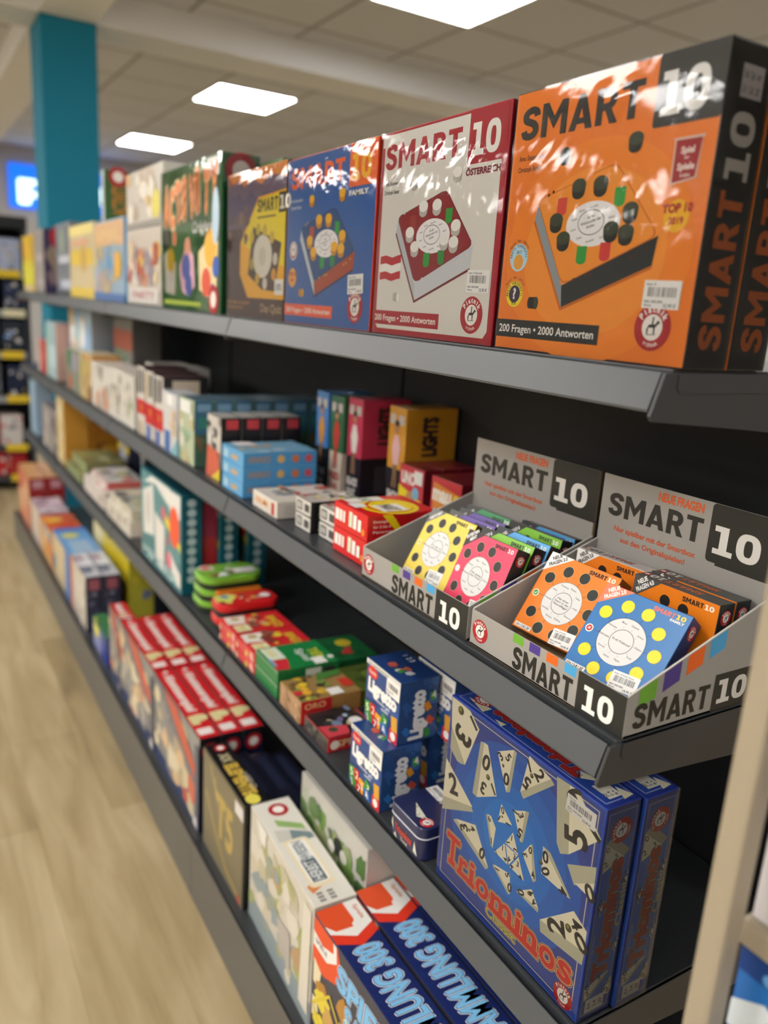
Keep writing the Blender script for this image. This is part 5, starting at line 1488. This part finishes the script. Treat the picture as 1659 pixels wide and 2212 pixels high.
# ================================================================== BASE SHELF
YF = -.0645
def red_box(x0, x1, y, label, side=True):
    B = Box('board_game_box', label, 'game box', x0, x1, y, .0495, SB, .24, '#8f8f8c', '#17181d', '#cf2229', 'red-topped board game boxes', step=.0003)
    f = B.face('f')
    f.z = 1
    f.r(0, 0, 1, .16, '#3a4468')
    f.blobs(int(abs(x0) * 100), 34, ['#cfc2a0', '#b9a98a', '#d9cdb0', '#a9a49a', '#c96a52', '#8f8a88', '#d9b98f'], .02, .1, .97, .85, .05, .13)
    f.p([(.2, .98), (.55, .98), (.98, .62), (.98, .45), (.75, .6), (.5, .75)], '#c9604a')
    f.z = 8
    f.p([(.0, .99), (.25, .99), (.6, .72), (.98, .5), (.98, .42), (.6, .63), (.3, .8)], '#77757a')
    f.r(.93, 0, 1, .9, '#5f5d6a')
    f.r(.9, .02, .97, .12, '#d9d3d0')
    g = B.face('t')
    g.z = 1
    g.d(.05, .5, .022, '#e3d3cc', .018)
    g.t('Abenteuerspiel', .1, .3, .42, '#e6cfc8', w=.55, bold=.09)
    g.d(.75, .55, .045, '#d9cf9a', .06)
    g.r(.71, .12, .83, .5, '#d9cf9a')
    g.r(.88, .12, .96, .8, '#e8ded9', .01)
    if side:
        h = B.face('r')
        h.z = 1
        h.r(0, 0, 1, .9, '#141a33')
        h.z = 2
        h.emblem(.5, .86, .4, fine=False)
        h.t('SPIEL', .7, .12, .4, '#6a1f2a', w=.5, rot=90, bold=.05)
    B.end()
for i, y in enumerate((YF, YF + .0515, YF + .103)):
    row = ('front', 'middle', 'back')[i]
    red_box(-1.197, -.826, y, 'red-topped board game box in the %s row, nearer group on the base shelf' % row)
    red_box(-1.572 + .0, -1.2, y, 'red-topped board game box in the %s row, farther group on the base shelf' % row, False)
red_box(-1.715, -1.575, YF, 'short red-topped game box at the left end of the front row', False)
# black and gold box
B = Box('board_game_box', 'black and gold board game box between the red-topped and the white boxes', 'game box', -.797, -.553, YF, .052, SB, .24, '#6f6650', '#151414', '#18171a', None, step=.0003)
f = B.face('f')
f.z = 1
f.r(.0, .0, .985, .985, '#7d735a')
f.line([(.05, .98), (.98, .98), (.98, .02)], .01, '#2a2720')
f.z = 2
f.t('T5', .35, .35, .4, '#b9a05a', w=.4, bold=.03)
f.line([(.08, .6), (.35, .3), (.6, .12), (.95, .05)], .03, '#b9a05a')
f.line([(.2, .92), (.4, .6), (.3, .85)], .025, '#c9b06a')
f.line([(.45, .7), (.7, .5)], .02, '#b9a05a')
f.r(.8, .83, .98, .95, '#d9d5cf')
f.d(.9, .04, .04, '#b9544a')
g = B.face('t')
g.z = 1
g.emblem(.1, .55, .055, fine=False)
g.t('XX', .2, .3, .4, '#b9ad8a', w=.14, bold=.06)
g.t('ELEMENTE', .38, .25, .5, '#c9a94a', w=.48, bold=.08)
g.d(.93, .45, .07, '#e0d35a', .06)
g.t('HERO', .55, .7, .2, '#a9a49a', w=.25)
h = B.face('r')
h.t('ELEMENTE', .65, .2, .34, '#8a7434', w=.5, rot=90)
h.d(.5, .85, .15, '#a82a34')
B.end()
for j in range(3):
    Box('board_game_box', '%s dark navy game box with red spine lettering, behind the black and gold box' % ('first', 'second', 'third')[j], 'game box', -.80, -.56 - .02 * j, YF + .055 + j * .047, .045, SB, .20 - .01 * j, '#14182e', '#10142a', '#191c2c', 'dark navy game boxes', step=.0003).art(
        [('r', 'r', .2, .1, .8, .75, '#3a1a26'), ('r', 'r', .3, .8, .7, .95, '#2f3144'), ('t', 'r', .1, .3, .7, .7, '#242a40')])
# tall white boxes with pale pictures
B = Box('board_game_box', 'white board game box with sketched village, left of the navy game collections', 'game box', -.545, -.2445, -.06, .078, SB, .245, '#cfc9ba', '#d6d1c5', '#dedad0', None, rotz=-2.0, step=.0002)
f = B.face('f')
f.z = 1
f.r(.0, .0, 1, .22, '#8f9a9c')
f.blobs(161, 44, ['#bdb59a', '#a9a87a', '#c9bfa6', '#9aa08f', '#d6cfc0', '#b5966f', '#8f9a9c', '#a3aa6a'], .03, .1, .95, .9, .05, .12)
f.z = 8
f.p([(.12, .99), (.3, .99), (.28, .84), (.2, .86)], '#e3dfd8')
f.p([(.5, .45), (.7, .5), (.72, .2), (.55, .22)], '#b5aea6')
f.p([(.85, .1), (.98, .1), (.98, .95), (.88, .95)], '#d9d2c4')
g = B.face('t')
g.z = 1
g.emblem(.11, .55, .065, fine=False)
g.p([(.2, .3), (.3, .88), (.36, .88), (.27, .3)], '#8fae6a')
g.p([(.3, .15), (.42, .1), (.46, .95), (.36, .9)], '#c9c6bd')
g.p([(.33, .5), (.46, .4), (.45, .95), (.4, .95)], '#74868c')
g.r(.42, .18, .86, .78, '#e6d9b8', .03)
g.z = 2
g.r(.44, .25, .83, .7, '#efece4', .03)
g.z = 3
g.t('WALDSEE', .80, .62, .3, '#8a97a0', w=.19, rot=180, bold=.03)
g.r(.63, .3, .82, .64, '#3f4c59')
g.z = 4
g.t('HERBST', .81, .58, .24, '#d9dcda', w=.17, rot=180, bold=.03)
g.t('WIESEN', .62, .58, .24, '#8a97a0', w=.17, rot=180, bold=.03)
g.z = 1
g.p([(.84, .1), (.9, .15), (.85, .5), (.8, .3)], '#d98a54')
for i in range(6): g.r(.9 + .028 * (i % 3), .2 + .25 * (i // 3), .92 + .028 * (i % 3), .34 + .25 * (i // 3), '#8f8a84')
g.part = 'title_lettering'
B.end()
B = Box('board_game_box', 'pale grey board game box with a green meadow picture, behind the white village box', 'game box', -.515, -.2565, .0375, .065, SB, .312, '#b9b7ae', '#c4c2ba', '#cfcdc5', None, step=.0003)
f = B.face('f')
f.z = 1
f.blobs(163, 34, ['#6f8f4a', '#4f6f3a', '#8f9a6a', '#5a6a4f', '#a9ad9a'], .04, .62, .96, .93, .06, .12)
f.z = 7
f.d(.62, .80, .07, '#2f3230'); f.d(.7, .78, .05, '#c9c6bd'); f.d(.22, .86, .08, '#5f7a4a'); f.d(.52, .76, .05, '#e0ddd4')
B.end()
# the navy game collections
def collection(y, label, x0=-.240):
    B = Box('board_game_box', label, 'game box', x0, x0 + .40, y, .0745, SB, .24, '#3a3a48', '#1f2a5c', '#1d2a62', 'navy game collection boxes', step=.00015)
    f = B.face('f')
    f.z = 1
    f.p([(0, .98), (.0, .62), (.1, .62), (.2, .7), (.24, .84), (.2, .98)], '#e0532c')
    f.z = 2
    f.p([(0, .87), (.08, .84), (.17, .9), (.165, .98), (.19, .98), (.2, .86), (.12, .76), (0, .76)], '#ece8e2')
    f.z = 3
    f.t('SCHMIDT'[0:0] or 'SPIELE', .02, .8, .035, '#3a3432', w=.1)
    f.z = 2
    for z, cc, bd in ((3, '#e9eef4', .10), (4, '#2a3a86', .07), (5, '#7fbfe8', .035)):
        f.z = z
        f.t('SPIELE', .21, .72, .17, cc, w=.46, bold=bd, shear=.1)
        f.t('SAMMLUNG', .28, .5, .17, cc, w=.6, bold=bd, shear=.1)
    f.z = 2
    f.blobs(165, 26, ['#e6d8b4', '#c9a25a', '#8f3a2f', '#e3cf4a', '#d9c9a0', '#b5823a'], .0, .05, .5, .58, .03, .08)
    f.z = 8
    f.line([(.02, .3), (.16, .55), (.33, .3), (.16, .1)], .012, '#d9c23a', True)
    g = B.face('t')
    g.z = 1
    rd = random.Random(7)
    for i in range(26):
        a, b = rd.uniform(.25, .97), rd.uniform(.1, .9)
        q = rd.choice((3, 4, 12))
        g.raw('#263674', stroke(ell(a * g.W, b * g.H, .011, .011, q), .0009, True))
    g.z = 2
    g.p([(0, 0), (.19, 0), (.235, .5), (.19, 1), (0, 1)], '#df3b26')
    g.z = 3
    g.p([(0, 0), (.135, 0), (.185, .5), (.14, 1), (0, 1)], '#ece8e2')
    g.z = 4
    g.p([(0, 0), (.09, 0), (.13, .15), (.135, .55), (.1, .66), (0, .66)], '#e0532c')
    g.d(.125, .62, .012, '#ece8e2')
    g.t('Spiele', .03, .82, .1, '#c9603a', w=.08)
    g.part = 'top_lettering'
    for z, cc, bd in ((4, '#e9eef4', .10), (5, '#27408a', .065), (6, '#7fbfe8', .03)):
        g.z = z
        g.t('SAMMLUNG 300', .84, .80, .56, cc, w=.60, rot=180, bold=bd, shear=.08)
    h = B.face('r')
    h.t('SPIELE', .7, .2, .3, '#7fbfe8', w=.5, rot=90)
    B.end()
collection(YF - .001, 'navy game collection box with orange corner, front one on the base shelf')
collection(YF + .0805, 'navy game collection box with orange corner, middle one of three on the base shelf', -.252)
collection(YF + .158, 'navy game collection box mostly hidden under the shelf edge, rearmost of three', -.255)

# far end of the base shelf
for j in range(2):
    far('board_game_box', '%s tall board game box with white top and dark side, beyond the red-topped boxes' % ('front', 'rear')[j], 'game box', -2.375, -2.085, YF + .062 * j, .06, SB, .205, '#cfc7b9', '#3a3a4c', '#c9cad0', 'white-topped board games', [('f', 'r', .0, 0, .2, 1, '#c98a7a'), ('f', 'b', 171, 9, ['#d9d3c6', '#b9b0a6'], .3, .1, .95, .9, .08, .18), ('r', 'r', .2, .75, .8, .95, '#a9606a'), ('r', 'b', 173, 10, ['#7a5a6a', '#6a6a7c', '#54566a', '#8a8d98'], .1, .1, .9, .7, .1, .25), ('t', 'b', 175, 8, ['#7a7f90', '#a98a94', '#e3e3e6'], .1, .1, .9, .9, .06, .14)])
far('board_game_box', 'board game box with bright blue top on the far base shelf', 'game box', -2.78, -2.40, YF, .13, SB, .192, '#cfbd97', '#5f7ba6', '#6fa3d9', None, [('f', 'r', .75, 0, 1, 1, '#5a7fb9'), ('f', 'r', .0, .2, .2, .5, '#4a7f9a'), ('t', 'd', .3, .4, .09, '#d9d05a'), ('t', 'r', .5, .2, .95, .8, '#9fb9d3'), ('t', 'r', .0, .0, .12, 1, '#3f7fcf')])
far('board_game_box', 'orange and yellow board game box on the far base shelf', 'game box', -3.12, -2.80, YF, .14, SB, .165, '#d9a86a', '#c95a3a', '#d9743a', None, [('t', 'b', 177, 12, ['#e0a53a', '#c94a34', '#e3c25a', '#b5563c'], .05, .05, .95, .95, .08, .18), ('f', 'b', 178, 8, ['#5a8fa6', '#e3cfa6', '#d98a4a'], .05, .05, .95, .95, .08, .16)])
far('board_game_box', 'pale pink and white board game box on the far base shelf', 'game box', -3.42, -3.14, YF, .13, SB, .175, '#d3c4b5', '#b9a3a9', '#cfbfc9', None, [('t', 'b', 179, 10, ['#a9909f', '#dcd3d9', '#8f7a8a'], .05, .05, .95, .95, .08, .18)])
for j in range(2):
    far('board_game_box', 'red-sided board game box, %s one at the far end of the base shelf' % ('front', 'rear')[j], 'game box', -3.84, -3.45, YF + .085 * j, .082, SB, .27, '#d98a6a', '#8f1a20', '#d9a26a', 'red-sided board games', [('f', 'b', 181, 8, ['#e3a98a', '#cf6a54', '#e3c49a'], .05, .05, .95, .95, .08, .18), ('r', 'd', .5, .55, .3, '#b9b09a', .3), ('r', 'r', .2, .05, .8, .25, '#7a5a6a'), ('r', 'r', .2, .8, .8, .95, '#b98a94')])
far('small_game_box', 'small blue and yellow game box tucked beside the short red-topped box', 'game box', -1.98, -1.76, YF + .002, .045, SB, .105, '#8f93c4', '#27358a', '#3f7a4a', None, [('f', 'd', .25, .75, .16, '#e3dc3a'), ('f', 'r', .6, 0, 1, 1, '#2f3f8f'), ('f', 'r', 0, .85, 1, 1, '#2f6a3a')])
far('picture_book', 'tall bright yellow activity book leaning upright behind the far base boxes', 'book', -2.70, -2.10, .09, .09, SB, .245, '#d9c22c', '#b5ad3a', '#d9cf7a', None, [('f', 'r', 0, .5, .3, 1, '#dcd3a6'), ('r', 'b', 183, 7, ['#6f7a9a', '#a96a6a', '#c9b93a'], .15, .1, .8, .9, .15, .3)])

# ================================================================== FAR WALL RACK BEHIND THE AISLE
t = empty('wall_rack', (-4.95, -.5, 0), 'dark rack with yellow price tickets at the end of the aisle', 'rack')
RK = ink('#2b2e35', .5)
mb = MB().box(-.36, -.34, -.9, .67, .01, 1.72, RK)
mb.build('back_panel', t)
MB().box(-.36, .02, -.9, .68, 1.66, 1.73, ink('#1d1f22', .5)).build('top_panel', t)
MB().box(-.36, 0, .65, .68, .01, 1.66, RK).build('side_panel', t)
for i, z in enumerate((.10, .30, .62, .90, 1.16, 1.40)):
    s_ = MB().box(-.34, -.01, -.9, .65, z - .02, z, RK).build('shelf_board', t)
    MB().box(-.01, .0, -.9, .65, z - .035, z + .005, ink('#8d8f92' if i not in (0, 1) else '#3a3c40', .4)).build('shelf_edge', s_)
    for y in ((.12, .5) if i % 2 else (.3, .52)):
        MB().box(.0003, .002, y, y + .13, z - .034, z + .012, ink('#d9b92c' if i not in (4,) else '#d6cfae', .5)).build('price_ticket', s_)
t.location.y = -.5
rk = [('red and white toy pack', .19, .10, ['#b3202a', '#a81d26'], .17), ('red boxed toy', .32, .10, ['#a32028', '#8f1a22'], .15), ('white and red toy pack', .30, .32, ['#c9c2bd', '#b5242c'], .20),
      ('dark blue toy box', .36, .62, ['#23283f', '#2c3250'], .2), ('grey toy box', .19, .62, ['#55585f', '#44474f'], .21), ('dark toy box with a pale picture', .34, .90, ['#2a2d38', '#3a3d48'], .2), ('black toy box', .19, .90, ['#202228', '#2b2e36'], .18),
      ('navy toy box', .36, 1.16, ['#232a45', '#2d3452'], .19), ('brown and navy toy box', .19, 1.16, ['#5a3a34', '#2d3452'], .18), ('pale blue and orange toy box', .34, 1.40, ['#a9b3cf', '#c9a9a6'], .2), ('grey and rust toy box', .19, 1.40, ['#9a7a70', '#7d86a4'], .2)]
wh = {.10: 'bottom board', .30: 'second lowest board', .32: 'second lowest board', .62: 'third board', .90: 'fourth board', 1.16: 'fifth board', 1.40: 'top board'}
for i, (nm, y, z, cs, H) in enumerate(rk):
    zz = .30 if z == .32 else z
    B = Box('toy_box', '%s on the %s of the far rack' % (nm, wh[z]), 'toy box', 0, .13, 0, .2, zz + .0005, H, cs[0], cs[1], cs[0], 'toys on the far rack', rotz=90, step=.0006)
    B.o.location = (-4.985, -.5 + y + .24, zz + .0005)
    B.o.rotation_euler = (0, 0, math.radians(90))
    B.art([('f', 'b', 200 + i, 10, ['#8f8f96', cs[1], '#c9c4bd', '#6a6f86', ('#d9b92c', '#b5563c', '#5f86c4')[i % 3]], .08, .1, .92, .9, .06, .16)])

# ================================================================== NEIGHBOUR DISPLAY AT THE RIGHT EDGE
t = empty('promotion_stand', (.62, -.1, 0), 'beige-framed promotion stand at the right edge of the photo, blurred', 'stand')
BG = paint_mat('beige_frame', '#a0947f', .5)
off = Vector((.62, -.1, 0))
def PS(mb, nm, parent=t, bv=.002):
    mb.v = [tuple(Vector(p) - off) for p in mb.v]
    return mb.build(nm, parent, bevel=bv)
PS(MB().box(.4425, .4625, -.118, -.096, .002, Z0 - .04, BG), 'frame_post', bv=.004)
PS(MB().box(.845, .87, -.118, -.096, .002, Z0 - .04, BG), 'frame_post', bv=.004)
PS(MB().box(.4425, .87, .062, .072, .002, Z0 - .5, ink('#1a1a1c', .6)), 'back_panel')
PS(MB().box(.4465, .865, -.075, .06, Z0 - .405, Z0 - .385, BG), 'shelf_board')
PS(MB().box(.4465, .865, -.075, .06, Z0 - .78, Z0 - .76, BG), 'shelf_board')
PS(MB().box(.4465, .865, -.075, .06, .04, .06, BG), 'shelf_board')
Box('toy_box', 'blue box with white clouds and a yellow sun on the promotion stand', 'box', .4475, .70, -.066, .12, Z0 - .759, .348, '#1f6fc0', '#1a5aa6', '#1d62b4', None, step=.0004).art(
    [('f', 'r', 0, .94, 1, 1, '#123f86'), ('f', 'p', [(.0, .86), (.1, .9), (.2, .87), (.3, .92), (.5, .88), (.45, .82), (.2, .8), (0, .79)], '#d9e3ea'), ('f', 'p', [(.0, .66), (.15, .74), (.3, .7), (.5, .75), (.6, .66), (.3, .6), (0, .58)], '#cfdde8'), ('f', 'd', .36, .83, .07, '#e0d04a'), ('f', 'd', .1, .96, .02, '#5f9fd9')])
Box('toy_box', 'white rounded box standing on the upper board of the promotion stand', 'box', .4495, .60, -.066, .1, Z0 - .3845, .105, '#d0ccd0', '#c4c0c4', '#d6d2d4', None, step=.0004).art([('f', 'r', .1, 0, .2, 1, '#dedade')])
Box('toy_box', 'dark blue box stacked on the white one of the promotion stand', 'box', .455, .60, -.06, .09, Z0 - .2785, .075, '#232f6a', '#1f2a5f', '#26326c', None, step=.0004).art([('f', 'b', 211, 5, ['#2f3f86', '#3a2a5a'], .1, .1, .9, .9, .1, .2)])
